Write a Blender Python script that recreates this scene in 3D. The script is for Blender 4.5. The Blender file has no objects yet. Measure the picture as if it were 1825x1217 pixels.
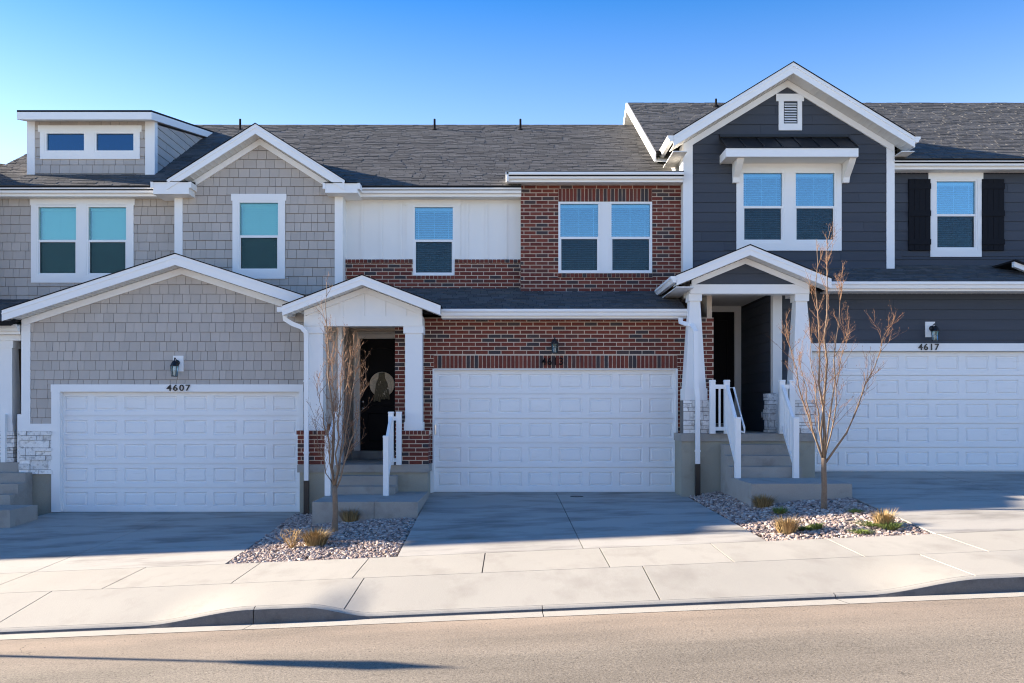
import bpy, math, random
from mathutils import Vector, Matrix
R = math.radians
random.seed(7)
S = bpy.context.scene
COL = S.collection

# ---------------------------------------------------------------- camera, sky, sun, exposure
F_PX, CX, CY, DG, EYE = 1650.0, 911.0, 735.0, 18.67, 1.606
cam = bpy.data.cameras.new('camera'); camo = bpy.data.objects.new('camera', cam); COL.objects.link(camo)
camo.location = (0, -DG, EYE); camo.rotation_euler = (R(90), 0, 0)
cam.sensor_width = 36; cam.lens = 36 * F_PX / 1825
cam.shift_x = (912.5 - CX) / 1825; cam.shift_y = (CY - 608.5) / 1825
cam.clip_end = 2000; S.camera = camo

SUN = Vector((-1.0, 0.256, 0.363)).normalized()            # towards the sun
elev = math.asin(SUN.z); azim = math.atan2(SUN.x, SUN.y)    # clockwise from +Y
w = bpy.data.worlds.new('World'); S.world = w; w.use_nodes = True
nt = w.node_tree; bg = nt.nodes['Background']
sky = nt.nodes.new('ShaderNodeTexSky'); sky.sky_type = 'NISHITA'; sky.sun_disc = False
sky.sun_elevation = elev; sky.sun_rotation = azim
sky.altitude = 1400; sky.air_density = 1.0; sky.dust_density = 0.5; sky.ozone_density = 4.0
hs = nt.nodes.new('ShaderNodeHueSaturation'); hs.inputs['Hue'].default_value = .504   # clearer, deeper blue overhead, all the way round
tc = nt.nodes.new('ShaderNodeTexCoord'); sep = nt.nodes.new('ShaderNodeSeparateXYZ'); nt.links.new(tc.outputs['Generated'], sep.inputs[0])
for sock, lo, hi in (('Saturation', .88, 1.30), ('Value', .82, .67)):
    mr = nt.nodes.new('ShaderNodeMapRange'); nt.links.new(sep.outputs['Z'], mr.inputs[0])
    mr.inputs[1].default_value = .24; mr.inputs[2].default_value = .44; mr.inputs[3].default_value = lo; mr.inputs[4].default_value = hi
    nt.links.new(mr.outputs[0], hs.inputs[sock])
nt.links.new(sky.outputs[0], hs.inputs['Color']); nt.links.new(hs.outputs[0], bg.inputs[0]); bg.inputs[1].default_value = 0.07
sl = bpy.data.lights.new('sun', 'SUN'); so = bpy.data.objects.new('sun', sl); COL.objects.link(so)
sl.energy = 3.0; sl.angle = R(0.53); sl.color = (1.0, 0.87, 0.70)
so.rotation_euler = SUN.to_track_quat('Z', 'Y').to_euler(); so.location = (-30, 10, 25)
S.view_settings.view_transform = 'Standard'; S.view_settings.look = 'None'
S.view_settings.exposure = 2.68; S.view_settings.gamma = 1.0; S.cycles.filter_width = 1.1

def X(px, Y): return (px - CX) * (DG + Y) / F_PX
def Z(py, Y): return EYE + (CY - py) * (DG + Y) / F_PX

# ---------------------------------------------------------------- materials
MATS = {}
def nodes(m):
    m.use_nodes = True
    return m.node_tree, m.node_tree.nodes['Principled BSDF']
def math_(nt, op, a, b=None):
    n = nt.nodes.new('ShaderNodeMath'); n.operation = op
    for i, v in enumerate((a, b)):
        if v is None: continue
        if hasattr(v, 'is_output'): nt.links.new(v, n.inputs[i])
        else: n.inputs[i].default_value = v
    return n.outputs[0]
def noise(nt, scale, detail=4, vec=None, rough=.55):
    n = nt.nodes.new('ShaderNodeTexNoise'); n.inputs['Scale'].default_value = scale
    n.inputs['Detail'].default_value = detail; n.inputs['Roughness'].default_value = rough
    nt.links.new(vec, n.inputs['Vector']); return n.outputs['Fac']
def scaled_pos(nt, s):
    g = nt.nodes.new('ShaderNodeNewGeometry')
    if s == (1, 1, 1): return g.outputs['Position']
    v = nt.nodes.new('ShaderNodeVectorMath'); v.operation = 'MULTIPLY'
    nt.links.new(g.outputs['Position'], v.inputs[0]); v.inputs[1].default_value = s
    return v.outputs[0]
def rand_(nt):
    o = nt.nodes.new('ShaderNodeObjectInfo'); a = nt.nodes.new('ShaderNodeAttribute'); a.attribute_name = 'rnd'
    return math_(nt, 'FRACT', math_(nt, 'ADD', o.outputs['Random'], a.outputs['Fac']))
def ramp(nt, fac, stops, interp='LINEAR'):
    n = nt.nodes.new('ShaderNodeValToRGB'); n.color_ramp.interpolation = interp
    e = n.color_ramp.elements
    while len(e) < len(stops): e.new(0.5)
    for el, (p, c) in zip(e, stops): el.position = p; el.color = (*c, 1)
    nt.links.new(fac, n.inputs[0]); return n.outputs[0]
def pm(name, col, rough=.7, var=.08, scale=3, fine=0, fscale=120, bump=0, bscale=60, rnd=0, metal=0, spec=.4,
       stretch=(1, 1, 1), stops=None, stain=None):
    """procedural Principled material: broad noise + fine noise + per-piece random, with bump"""
    m = bpy.data.materials.new(name); nt, b = nodes(m); L = nt.links
    p = scaled_pos(nt, stretch)
    val = math_(nt, 'ADD', math_(nt, 'MULTIPLY', math_(nt, 'SUBTRACT', noise(nt, scale, 5, p), .5), 2.6 * var), 1.0)
    if fine:
        val = math_(nt, 'ADD', val, math_(nt, 'MULTIPLY', math_(nt, 'SUBTRACT', noise(nt, fscale, 2, p), .5), 2.6 * fine))
    rr = None
    if rnd or stops: rr = rand_(nt)
    if rnd: val = math_(nt, 'ADD', val, math_(nt, 'MULTIPLY', math_(nt, 'SUBTRACT', rr, .5), 2 * rnd))
    h = nt.nodes.new('ShaderNodeHueSaturation'); L.new(val, h.inputs['Value'])
    if stops: L.new(ramp(nt, rr, stops), h.inputs['Color'])
    else: h.inputs['Color'].default_value = (*col, 1)
    out = h.outputs[0]
    if stain:
        sc, lo, hi, scol, amt = stain
        f = noise(nt, sc, 6, p, .6)
        mr = nt.nodes.new('ShaderNodeMapRange'); L.new(f, mr.inputs[0])
        mr.inputs[1].default_value = lo; mr.inputs[2].default_value = hi; mr.inputs[4].default_value = amt
        mx = nt.nodes.new('ShaderNodeMix'); mx.data_type = 'RGBA'; L.new(mr.outputs[0], mx.inputs[0])
        L.new(out, mx.inputs[6]); mx.inputs[7].default_value = (*scol, 1); out = mx.outputs[2]
    L.new(out, b.inputs['Base Color'])
    b.inputs['Roughness'].default_value = rough; b.inputs['Metallic'].default_value = metal
    b.inputs['Specular IOR Level'].default_value = spec
    if bump:
        bn = nt.nodes.new('ShaderNodeBump'); bn.inputs['Strength'].default_value = bump
        bn.inputs['Distance'].default_value = .01
        L.new(noise(nt, bscale, 4, p), bn.inputs['Height']); L.new(bn.outputs[0], b.inputs['Normal'])
    MATS[name] = m; return m
pm('white', (.86, .855, .84), .55, .03, 1.5, .015, 90, .08, 160)
pm('white_col', (.84, .835, .82), .6, .04, 1.2, .02, 90, .1, 140)
pm('door_white', (.85, .85, .845), .45, .035, .8, .012, 60, .15, 70, stretch=(1, 1, 6), stain=(3.0, .60, .80, (.66, .64, .60), .5))
pm('soffit', (.74, .73, .70), .6, .03, 2)
pm('shake', (.475, .43, .39), .8, .05, 1.3, .05, 60, .35, 70, rnd=.07, stretch=(6, 6, 1))
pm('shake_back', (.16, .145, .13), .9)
pm('siding', (.068, .077, .095), .75, .06, 1.0, .05, 40, .25, 40, rnd=.06, stretch=(1, 1, 8), spec=.15)
pm('siding_back', (.02, .021, .024), .8)
pm('batten', (.84, .825, .79), .6, .03, 1.0, .015, 80, .08, 100)
pm('brick', (0, 0, 0), .85, .16, 14, .14, 90, .6, 110, stops=[(0, (.050, .042, .046)), (.16, (.075, .048, .045)), (.22, (.145, .034, .024)),
   (.5, (.180, .042, .027)), (.75, (.125, .030, .022)), (.9, (.22, .058, .036)), (1, (.09, .036, .03))], stain=(9, .66, .78, (.36, .33, .31), .35))
pm('mortar', (.66, .545, .44), .95, .1, 6, .1, 150, .4, 180)
pm('stone', (.80, .78, .75), .85, .14, 9, .10, 60, .8, 45, rnd=.14, stain=(11, .52, .66, (.36, .34, .32), .75))
pm('stone_back', (.16, .15, .14), .95)
pm('shingle', (.112, .110, .109), .95, .10, .7, .22, 120, .6, 200, rnd=.20, spec=.08)
pm('roof_deck', (.018, .018, .02), .95, spec=.1)
pm('concrete', (.40, .375, .335), .9, .13, .9, .09, 110, .35, 120, stain=(1.5, .47, .70, (.17, .155, .135), .85), rnd=.04, stretch=(.45, 1.1, 1))
pm('walk', (.385, .358, .310), .9, .09, 1.1, .09, 110, .35, 140, stain=(2.1, .52, .75, (.27, .245, .21), .6), rnd=.03, stretch=(1, .5, 1))
pm('joint', (.12, .11, .10), .95)
pm('step', (.34, .32, .29), .9, .12, 2.2, .09, 90, .35, 90, stain=(2.3, .54, .72, (.19, .175, .155), .6))
pm('foundation', (.36, .34, .275), .9, .09, 1.6, .08, 70, .4, 50, stain=(1.9, .56, .74, (.22, .19, .14), .5))
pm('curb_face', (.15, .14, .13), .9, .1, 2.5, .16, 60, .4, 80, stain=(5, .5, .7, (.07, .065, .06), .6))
pm('soil', (.10, .085, .07), .95, .2, 4, .1, 60, .5, 40)
pm('earth', (.34, .29, .22), .95, .2, .3, .1, 30)
pm('gravel', (0, 0, 0), .85, .12, 20, .12, 160, .3, 120, stops=[(0, (.13, .10, .09)), (.3, (.38, .285, .245)), (.55, (.50, .42, .36)), (.8, (.29, .20, .17)), (1, (.64, .57, .50))])
pm('blackmetal', (.012, .013, .016), .35, .1, 6, spec=.5)
pm('blackdoor', (.006, .006, .008), .55, .1, 2, .05, 60, .08, 60, spec=.12)
pm('shutter', (.011, .012, .016), .7, .1, 3, .1, 50, .2, 50, stretch=(8, 1, 1), spec=.12)
pm('awning', (.010, .011, .014), .5, .1, 2, spec=.5)
pm('blind', (.88, .89, .89), .6, .02, 2)
pm('pipe', (.012, .012, .013), .9, .05, 3, spec=.1)
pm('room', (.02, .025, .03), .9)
pm('chrome', (.6, .6, .6), .25, .02, 2, metal=1)
pm('bark', (.21, .15, .105), .85, .25, 18, .2, 120, .6, 90)
pm('twig', (.25, .14, .08), .8, .25, 9, .15, 60, .3, 90)
pm('straw', (.40, .27, .12), .8, .25, 9, rnd=.3)
pm('drygrass', (.30, .21, .095), .8, .25, 9, rnd=.3)
pm('weed', (.17, .22, .05), .8, .3, 9, rnd=.3)
pm('wreath', (.86, .76, .60), .9, .2, 30, .2, 120, .8, 90)
pm('ribbon', (.17, .145, .09), .8, .5, 40, .3, 90)
pm('beige', (.48, .42, .34), .8, .06, 1.2, stretch=(1, 1, 8))
pm('bulb', (.7, .7, .68), .4)
# asphalt: grey with fine aggregate and a tan dusty band beside the gutter
def asphalt():
    m = bpy.data.materials.new('asphalt'); nt, b = nodes(m); L = nt.links
    p = scaled_pos(nt, (1, 1, 1))
    n1 = noise(nt, 48, 4, p, .75); n2 = noise(nt, 1.1, 5, scaled_pos(nt, (.35, 1.3, 1))); n3 = noise(nt, 120, 2, p)
    agg = ramp(nt, math_(nt, 'ADD', math_(nt, 'MULTIPLY', n1, .6), math_(nt, 'MULTIPLY', n3, .4)),
               [(.34, (.06, .053, .047)), (.46, (.205, .176, .140)), (.58, (.285, .246, .198)), (.70, (.44, .385, .315))])
    sx = nt.nodes.new('ShaderNodeSeparateXYZ'); L.new(p, sx.inputs[0])
    mr = nt.nodes.new('ShaderNodeMapRange'); L.new(sx.outputs['Y'], mr.inputs[0])
    mr.inputs[1].default_value = -10.9; mr.inputs[2].default_value = -9.6; mr.inputs[3].default_value = 0; mr.inputs[4].default_value = .8
    fac = math_(nt, 'MULTIPLY', mr.outputs[0], math_(nt, 'MULTIPLY', n2, 1.25))
    mx = nt.nodes.new('ShaderNodeMix'); mx.data_type = 'RGBA'; L.new(fac, mx.inputs[0]); L.new(agg, mx.inputs[6])
    mx.inputs[7].default_value = (.36, .275, .205, 1)
    vo = nt.nodes.new('ShaderNodeTexVoronoi'); vo.feature = 'DISTANCE_TO_EDGE'; vo.inputs['Scale'].default_value = .55
    wv = nt.nodes.new('ShaderNodeVectorMath'); wv.operation = 'ADD'; nz = nt.nodes.new('ShaderNodeTexNoise'); nz.inputs['Scale'].default_value = 2.5; nz.inputs['Detail'].default_value = 6
    L.new(p, nz.inputs['Vector']); L.new(p, wv.inputs[0]); L.new(nz.outputs['Color'], wv.inputs[1]); L.new(wv.outputs[0], vo.inputs['Vector'])
    crack = math_(nt, 'MULTIPLY', math_(nt, 'LESS_THAN', vo.outputs['Distance'], .0045), math_(nt, 'GREATER_THAN', noise(nt, .45, 2, p), .62))
    peb = math_(nt, 'GREATER_THAN', noise(nt, 30, 1, p), .735)                   # scattered dark pebbles and pits
    dark = nt.nodes.new('ShaderNodeMix'); dark.data_type = 'RGBA'; L.new(math_(nt, 'MAXIMUM', math_(nt, 'MULTIPLY', crack, .45), math_(nt, 'MULTIPLY', peb, .7)), dark.inputs[0])
    L.new(mx.outputs[2], dark.inputs[6]); dark.inputs[7].default_value = (.06, .05, .042, 1)
    h = nt.nodes.new('ShaderNodeHueSaturation'); L.new(dark.outputs[2], h.inputs['Color'])
    L.new(math_(nt, 'ADD', math_(nt, 'MULTIPLY', n2, .75), .60), h.inputs['Value'])
    L.new(h.outputs[0], b.inputs['Base Color']); b.inputs['Roughness'].default_value = .92; b.inputs['Specular IOR Level'].default_value = .2
    bn = nt.nodes.new('ShaderNodeBump'); bn.inputs['Strength'].default_value = .7; bn.inputs['Distance'].default_value = .008
    L.new(n1, bn.inputs['Height']); L.new(bn.outputs[0], b.inputs['Normal']); MATS['asphalt'] = m
asphalt()
def glass(name, tint, refl, gcol=(.55, .86, 1)):
    m = bpy.data.materials.new(name); m.use_nodes = True; nt = m.node_tree; nt.nodes.clear()
    o = nt.nodes.new('ShaderNodeOutputMaterial'); t = nt.nodes.new('ShaderNodeBsdfTransparent'); t.inputs[0].default_value = (*tint, 1)
    g = nt.nodes.new('ShaderNodeBsdfGlossy'); g.inputs['Roughness'].default_value = .015; g.inputs[0].default_value = (*gcol, 1)
    fr = nt.nodes.new('ShaderNodeFresnel'); fr.inputs[0].default_value = 1.5
    f = math_(nt, 'ADD', math_(nt, 'MULTIPLY', fr.outputs[0], 1.6), refl)
    mx = nt.nodes.new('ShaderNodeMixShader'); nt.links.new(f, mx.inputs[0]); nt.links.new(t.outputs[0], mx.inputs[1]); nt.links.new(g.outputs[0], mx.inputs[2])
    nt.links.new(mx.outputs[0], o.inputs[0]); MATS[name] = m
glass('glass', (.68, .88, .95), .13)
glass('glass_teal', (.70, .92, .90), .08, (.6, .86, .9))
glass('glass_blue', (.2, .4, .6), .07, (.35, .7, 1))
glass('lampglass', (.85, .85, .85), .06)
def screen():
    m = bpy.data.materials.new('screen'); m.use_nodes = True; nt = m.node_tree; nt.nodes.clear()
    o = nt.nodes.new('ShaderNodeOutputMaterial'); t = nt.nodes.new('ShaderNodeBsdfTransparent')
    d = nt.nodes.new('ShaderNodeBsdfDiffuse'); d.inputs[0].default_value = (.03, .032, .035, 1)
    mx = nt.nodes.new('ShaderNodeMixShader'); mx.inputs[0].default_value = .40
    nt.links.new(t.outputs[0], mx.inputs[1]); nt.links.new(d.outputs[0], mx.inputs[2]); nt.links.new(mx.outputs[0], o.inputs[0]); MATS['screen'] = m
screen()

# ---------------------------------------------------------------- mesh helpers
ROOT = {}
def adopt(o, parent):
    if parent is not None:
        o.parent = parent
        if parent in ROOT: o.matrix_parent_inverse = Matrix.Translation(-ROOT[parent])
def thing(name, label, cat, loc, group=None):
    o = bpy.data.objects.new(name, None); o.empty_display_size = .2; COL.objects.link(o); o.location = loc
    ROOT[o] = Vector(loc); o['label'] = label; o['category'] = cat
    if group: o['group'] = group
    return o
class MB:
    def __init__(s): s.v = []; s.f = []; s.r = []
    def poly(s, faces, verts, rnd=0.0):
        b = len(s.v); s.v += [tuple(q) for q in verts]
        for f in faces: s.f.append([b + i for i in f]); s.r.append(rnd)
    def box(s, x0, x1, y0, y1, z0, z1, rnd=0.0):
        s.poly([(0, 3, 2, 1), (4, 5, 6, 7), (0, 1, 5, 4), (1, 2, 6, 5), (2, 3, 7, 6), (3, 0, 4, 7)],
               [(x0, y0, z0), (x1, y0, z0), (x1, y1, z0), (x0, y1, z0), (x0, y0, z1), (x1, y0, z1), (x1, y1, z1), (x0, y1, z1)], rnd); return s
    def loft(s, a, b, rnd=0.0):                       # prism between two equal point rings
        n = len(a); fs = [tuple(range(n))[::-1], tuple(range(n, 2 * n))]
        fs += [(i, (i + 1) % n, n + (i + 1) % n, n + i) for i in range(n)]
        s.poly(fs, list(a) + list(b), rnd); return s
    def prismY(s, pts, y0, y1): return s.loft([(x, y0, z) for x, z in pts], [(x, y1, z) for x, z in pts])
    def prismX(s, pts, x0, x1): return s.loft([(x0, y, z) for y, z in pts], [(x1, y, z) for y, z in pts])
    def frustum(s, x0, x1, y0, y1, z0, a0, a1, b0, b1, z1):
        return s.loft([(x0, y0, z0), (x1, y0, z0), (x1, y1, z0), (x0, y1, z0)], [(a0, b0, z1), (a1, b0, z1), (a1, b1, z1), (a0, b1, z1)])
    def sweep(s, pts, w, d):                          # rectangular tube along a path in an XZ plane (depth d along Y)
        pts = [Vector(p) for p in pts]; rings = []
        for i, p in enumerate(pts):
            t = (pts[min(i + 1, len(pts) - 1)] - pts[max(i - 1, 0)]).normalized()
            n = Vector((t.z, 0, -t.x))
            if n.length < .01: n = Vector((1, 0, 0))
            n = n.normalized() * w / 2; e = Vector((0, d / 2, 0)); rings.append([p - n - e, p + n - e, p + n + e, p - n + e])
        for a, b in zip(rings, rings[1:]): s.loft(a, b)
        return s
    def tube(s, pts, rad, n=6, rnd=0.0):
        pts = [Vector(p) for p in pts]; rings = []
        for i, p in enumerate(pts):
            t = (pts[min(i + 1, len(pts) - 1)] - pts[max(i - 1, 0)]).normalized()
            u = t.orthogonal().normalized() if abs(t.z) < .9 else t.cross(Vector((0, 1, 0))).normalized()
            v = t.cross(u); r = rad[i] if hasattr(rad, '__len__') else rad
            rings.append([p + (u * math.cos(k * math.tau / n) + v * math.sin(k * math.tau / n)) * r for k in range(n)])
        b = len(s.v)
        for rg in rings: s.v += [tuple(q) for q in rg]
        for i in range(len(rings) - 1):
            for k in range(n):
                s.f.append([b + i * n + k, b + i * n + (k + 1) % n, b + (i + 1) * n + (k + 1) % n, b + (i + 1) * n + k]); s.r.append(rnd)
        s.f.append([b + k for k in range(n)][::-1]); s.f.append([b + (len(rings) - 1) * n + k for k in range(n)]); s.r += [rnd, rnd]
        return s
    def lathe(s, c, prof, n=16, axis='Z'):
        c = Vector(c); b = len(s.v)
        for r, h in prof:
            for k in range(n):
                a = k * math.tau / n; q = (r * math.cos(a), r * math.sin(a), h) if axis == 'Z' else (r * math.cos(a), -h, r * math.sin(a))
                s.v.append(tuple(c + Vector(q)))
        for i in range(len(prof) - 1):
            for k in range(n):
                s.f.append([b + i * n + k, b + i * n + (k + 1) % n, b + (i + 1) * n + (k + 1) % n, b + (i + 1) * n + k]); s.r.append(0)
        s.f.append([b + k for k in range(n)][::-1]); s.f.append([b + (len(prof) - 1) * n + k for k in range(n)]); s.r += [0, 0]
        return s
    def build(s, name, mat, parent=None, kind=None, label=None, smooth=False, recalc=True):
        me = bpy.data.meshes.new(name); me.from_pydata(s.v, [], s.f)
        if recalc:
            import bmesh
            bm = bmesh.new(); bm.from_mesh(me); bmesh.ops.recalc_face_normals(bm, faces=bm.faces); bm.to_mesh(me); bm.free()
        if any(s.r):
            a = me.attributes.new('rnd', 'FLOAT', 'FACE'); a.data.foreach_set('value', s.r)
        me.materials.append(MATS[mat])
        if smooth: me.polygons.foreach_set('use_smooth', [True] * len(me.polygons))
        me.update()
        o = bpy.data.objects.new(name, me); COL.objects.link(o); adopt(o, parent)
        if kind: o['kind'] = kind
        if label: o['label'] = label
        return o
def part(name, mat, parent, *boxes, **kw):
    m = MB()
    for b in boxes: m.box(*b)
    return m.build(name, mat, parent, **kw)

# ---------------------------------------------------------------- tiling of walls and roofs with single pieces
class Frame:
    def __init__(s, o, U, V, N): s.o, s.U, s.V, s.N = Vector(o), Vector(U).normalized(), Vector(V).normalized(), Vector(N).normalized()
    def p(s, u, v, n=0): return s.o + s.U * u + s.V * v + s.N * n
def front(Y): return Frame((0, Y, 0), (1, 0, 0), (0, 0, 1), (0, -1, 0))
def minus(rect, holes):
    out = [rect]
    for hx0, hx1, hz0, hz1 in holes:
        nxt = []
        for a, b, c, d in out:
            if hx0 >= b or hx1 <= a or hz0 >= d or hz1 <= c: nxt.append((a, b, c, d)); continue
            if c < hz0: nxt.append((a, b, c, hz0))
            if hz1 < d: nxt.append((a, b, hz1, d))
            lo, hi = max(c, hz0), min(d, hz1)
            if a < hx0: nxt.append((a, hx0, lo, hi))
            if hx1 < b: nxt.append((hx1, b, lo, hi))
        out = nxt
    return out
def clip(pts, poly):
    area = sum(poly[i][0] * poly[(i + 1) % len(poly)][1] - poly[(i + 1) % len(poly)][0] * poly[i][1] for i in range(len(poly)))
    if area < 0: poly = poly[::-1]
    for i in range(len(poly)):
        a, b = poly[i], poly[(i + 1) % len(poly)]
        side = lambda q: (b[0] - a[0]) * (q[1] - a[1]) - (b[1] - a[1]) * (q[0] - a[0])
        out = []
        for j in range(len(pts)):
            p, q = pts[j], pts[(j + 1) % len(pts)]; sp, sq = side(p), side(q)
            if sp >= -1e-9: out.append(p)
            if (sp > 1e-9 and sq < -1e-9) or (sp < -1e-9 and sq > 1e-9):
                t = sp / (sp - sq); out.append((p[0] + t * (q[0] - p[0]), p[1] + t * (q[1] - p[1])))
        pts = out
        if len(pts) < 3: return []
    return pts
def cells(poly, holes, row_h, width, offset, gap, v0=None):
    """pieces (convex polygons in u,v) of a coursed surface"""
    us = [p[0] for p in poly]; vs = [p[1] for p in poly]; v = min(vs) if v0 is None else v0; k = 0
    res = []
    while v < max(vs):
        h = row_h(k) if callable(row_h) else row_h
        u = min(us) - offset(k)
        while u < max(us):
            wd = width(k)
            for (a, b, c, d) in minus((u + gap / 2, u + wd - gap / 2, v + gap / 2, v + h - gap / 2), holes):
                if b - a < .012 or d - c < .012: continue
                q = clip([(a, c), (b, c), (b, d), (a, d)], poly)
                if len(q) >= 3:
                    xs = [t[0] for t in q]; zs = [t[1] for t in q]
                    if max(xs) - min(xs) > .012 and max(zs) - min(zs) > .01: res.append(q)
            u += wd
        v += h; k += 1
    return res
UNIT = {}
def unit(kind, mat):
    if (kind, mat) in UNIT: return UNIT[(kind, mat)]
    m = MB()
    tb = 1.0
    tt = {'block': 1.0, 'wedge': .35}[kind]
    m.poly([(4, 5, 6, 7), (0, 1, 5, 4), (1, 2, 6, 5), (2, 3, 7, 6), (3, 0, 4, 7)],
           [(-.5, -.5, -.2), (.5, -.5, -.2), (.5, .5, -.2), (-.5, .5, -.2), (-.5, -.5, tb), (.5, -.5, tb), (.5, .5, tt), (-.5, .5, tt)])
    me = bpy.data.meshes.new(kind); me.from_pydata(m.v, [], m.f); me.materials.append(MATS[mat]); me.update(); UNIT[(kind, mat)] = me
    return me
def is_rect(q):
    if len(q) != 4: return False
    us = sorted(set(round(p[0], 6) for p in q)); vs = sorted(set(round(p[1], 6) for p in q)); return len(us) == 2 and len(vs) == 2
def prism(mb, fr, q, t, wedge, rnd=0.0):
    vs = [p[1] for p in q]; lo, hi = min(vs), max(vs); n = len(q)
    def top(p): return t * (1 - (.65 * (p[1] - lo) / max(hi - lo, 1e-6) if wedge else 0))
    mb.poly([tuple(range(n, 2 * n))] + [(i, (i + 1) % n, n + (i + 1) % n, n + i) for i in range(n)],
            [fr.p(p[0], p[1], -.2 * t) for p in q] + [fr.p(p[0], p[1], top(p)) for p in q], rnd)
PEND = {}
def pieces(house, parent, name, mat, fr, polys, t, kind='block', jitter=0.0, limit=300, prio=0):
    """queue pieces; flush() makes the nearest `limit` single objects per house and kind, the rest one stuff part per surface"""
    PEND.setdefault((house, name), []).append((prio, parent, mat, fr, polys, t, kind, jitter, limit))
def flush():
    for (house, name), jobs in PEND.items():
        left = jobs[0][8]; jobs.sort(key=lambda j: j[0])
        for prio, parent, mat, fr, polys, t, kind, jitter, limit in jobs:
            rest = MB(); polys = sorted(polys, key=lambda q: -(max(p[0] for p in q) - min(p[0] for p in q)) * (max(p[1] for p in q) - min(p[1] for p in q)))
            for q in polys:
                tt = t * (1 + random.uniform(-jitter, jitter))
                if left > 0:
                    left -= 1
                    if is_rect(q):
                        a, b = min(p[0] for p in q), max(p[0] for p in q); c, d = min(p[1] for p in q), max(p[1] for p in q)
                        o = bpy.data.objects.new(name, unit(kind, mat)); COL.objects.link(o); o.parent = parent
                        M = Matrix.Identity(4); ce = fr.p((a + b) / 2, (c + d) / 2)
                        for i in range(3): M[i][0] = fr.U[i] * (b - a); M[i][1] = fr.V[i] * (d - c); M[i][2] = fr.N[i] * tt; M[i][3] = ce[i]
                        o.matrix_basis = M
                    else:
                        m = MB(); prism(m, fr, q, tt, kind == 'wedge'); m.build(name, mat, parent, recalc=False)
                else: prism(rest, fr, q, tt, kind == 'wedge', random.random())
            if rest.f: rest.build(name + '_courses', mat, parent, kind='stuff', recalc=False)
    PEND.clear()

def wall(house, name, mat, x0, x1, z0, z1, Y, thick, holes=(), gable=None):
    m = MB()
    for a, b, c, d in minus((x0, x1, z0, z1), holes): m.box(a, b, Y, Y + thick, c, d)
    if gable: m.prismY(gable, Y, Y + thick)
    return m.build(name, mat, house)
def shake_wall(house, par, poly, holes, Y, prio, ox=0):
    rnd = random.Random(int(Y * 1000) + prio)
    ps = cells(poly, holes, .192, lambda k: rnd.choice([.13, .17, .19, .20, .23, .27]), lambda k: rnd.uniform(0, .3), .007, v0=min(p[1] for p in poly) - ox)
    pieces(house, par, 'shake', 'shake', front(Y), ps, .022, 'wedge', .25, 300, prio)
def plank_wall(house, par, poly, holes, Y, prio, fr=None):
    rnd = random.Random(int(Y * 1000) + 5 + prio)
    ps = cells(poly, holes, .206, lambda k: 3.66, lambda k: rnd.uniform(0, 3.6), .003)
    pieces(house, par, 'plank', 'siding', fr or front(Y), ps, .022, 'wedge', .08, 300, prio)
def brick_wall(house, par, poly, holes, Y, prio, fr=None):
    rnd = random.Random(int(Y * 1000) + 9 + prio)
    ps = cells(poly, holes, .0815, lambda k: .2585, lambda k: (.129 if k % 2 else 0) + .06, .0165)
    pieces(house, par, 'brick', 'brick', fr or front(Y), ps, .009, 'block', .45, 300, prio)
def brick_row(house, par, x0, x1, z0, z1, Y, prio, pitch=.0815):
    n = max(1, round((x1 - x0) / pitch)); pw = (x1 - x0) / n
    ps = [[(x0 + i * pw + .008, z0 + .007), (x0 + (i + 1) * pw - .008, z0 + .007), (x0 + (i + 1) * pw - .008, z1 - .007), (x0 + i * pw + .008, z1 - .007)] for i in range(n)]
    pieces(house, par, 'brick', 'brick', front(Y), ps, .011, 'block', .4, 300, prio)
def stone_pier(house, x0, x1, y0, y1, z0, z1, name='stone_pier', faces='F', prio=0):
    core = part(name, 'stone_back', house, (x0, x1, y0, y1, z0, z1))
    rnd = random.Random(int(x0 * 100))
    hs = []
    while sum(hs) < z1 - z0 - .05: hs.append(rnd.choice([.06, .09, .15, .19]))
    k = (z1 - z0) / sum(hs); hs = [h * k for h in hs]
    frs = []
    if 'F' in faces: frs.append((front(y0), x0, x1))
    if 'L' in faces: frs.append((Frame((x0, 0, 0), (0, -1, 0), (0, 0, 1), (-1, 0, 0)), -y1, -y0))
    if 'R' in faces: frs.append((Frame((x1, 0, 0), (0, 1, 0), (0, 0, 1), (1, 0, 0)), y0, y1))
    for fr, a, b in frs:
        ps = cells([(a - .02, z0), (b + .02, z0), (b + .02, z1), (a - .02, z1)], [], lambda k: hs[min(k, len(hs) - 1)], lambda k: rnd.choice([.13, .2, .28, .36]), lambda k: rnd.uniform(0, .2), .009)
        out = []
        for q in ps:                                     # split some taller stones into two thin ledges
            c0, c1 = min(p[1] for p in q), max(p[1] for p in q); a0, a1 = min(p[0] for p in q), max(p[0] for p in q)
            if is_rect(q) and c1 - c0 > .11 and rnd.random() < .45:
                f = c0 + (c1 - c0) * rnd.uniform(.35, .65); out += [[(a0, c0), (a1, c0), (a1, f - .004), (a0, f - .004)], [(a0, f + .004), (a1, f + .004), (a1, c1), (a0, c1)]]
            else: out.append(q)
        pieces(house, core, 'stone', 'stone', fr, out, .028, 'block', .7, 300, prio)
    return core
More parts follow.
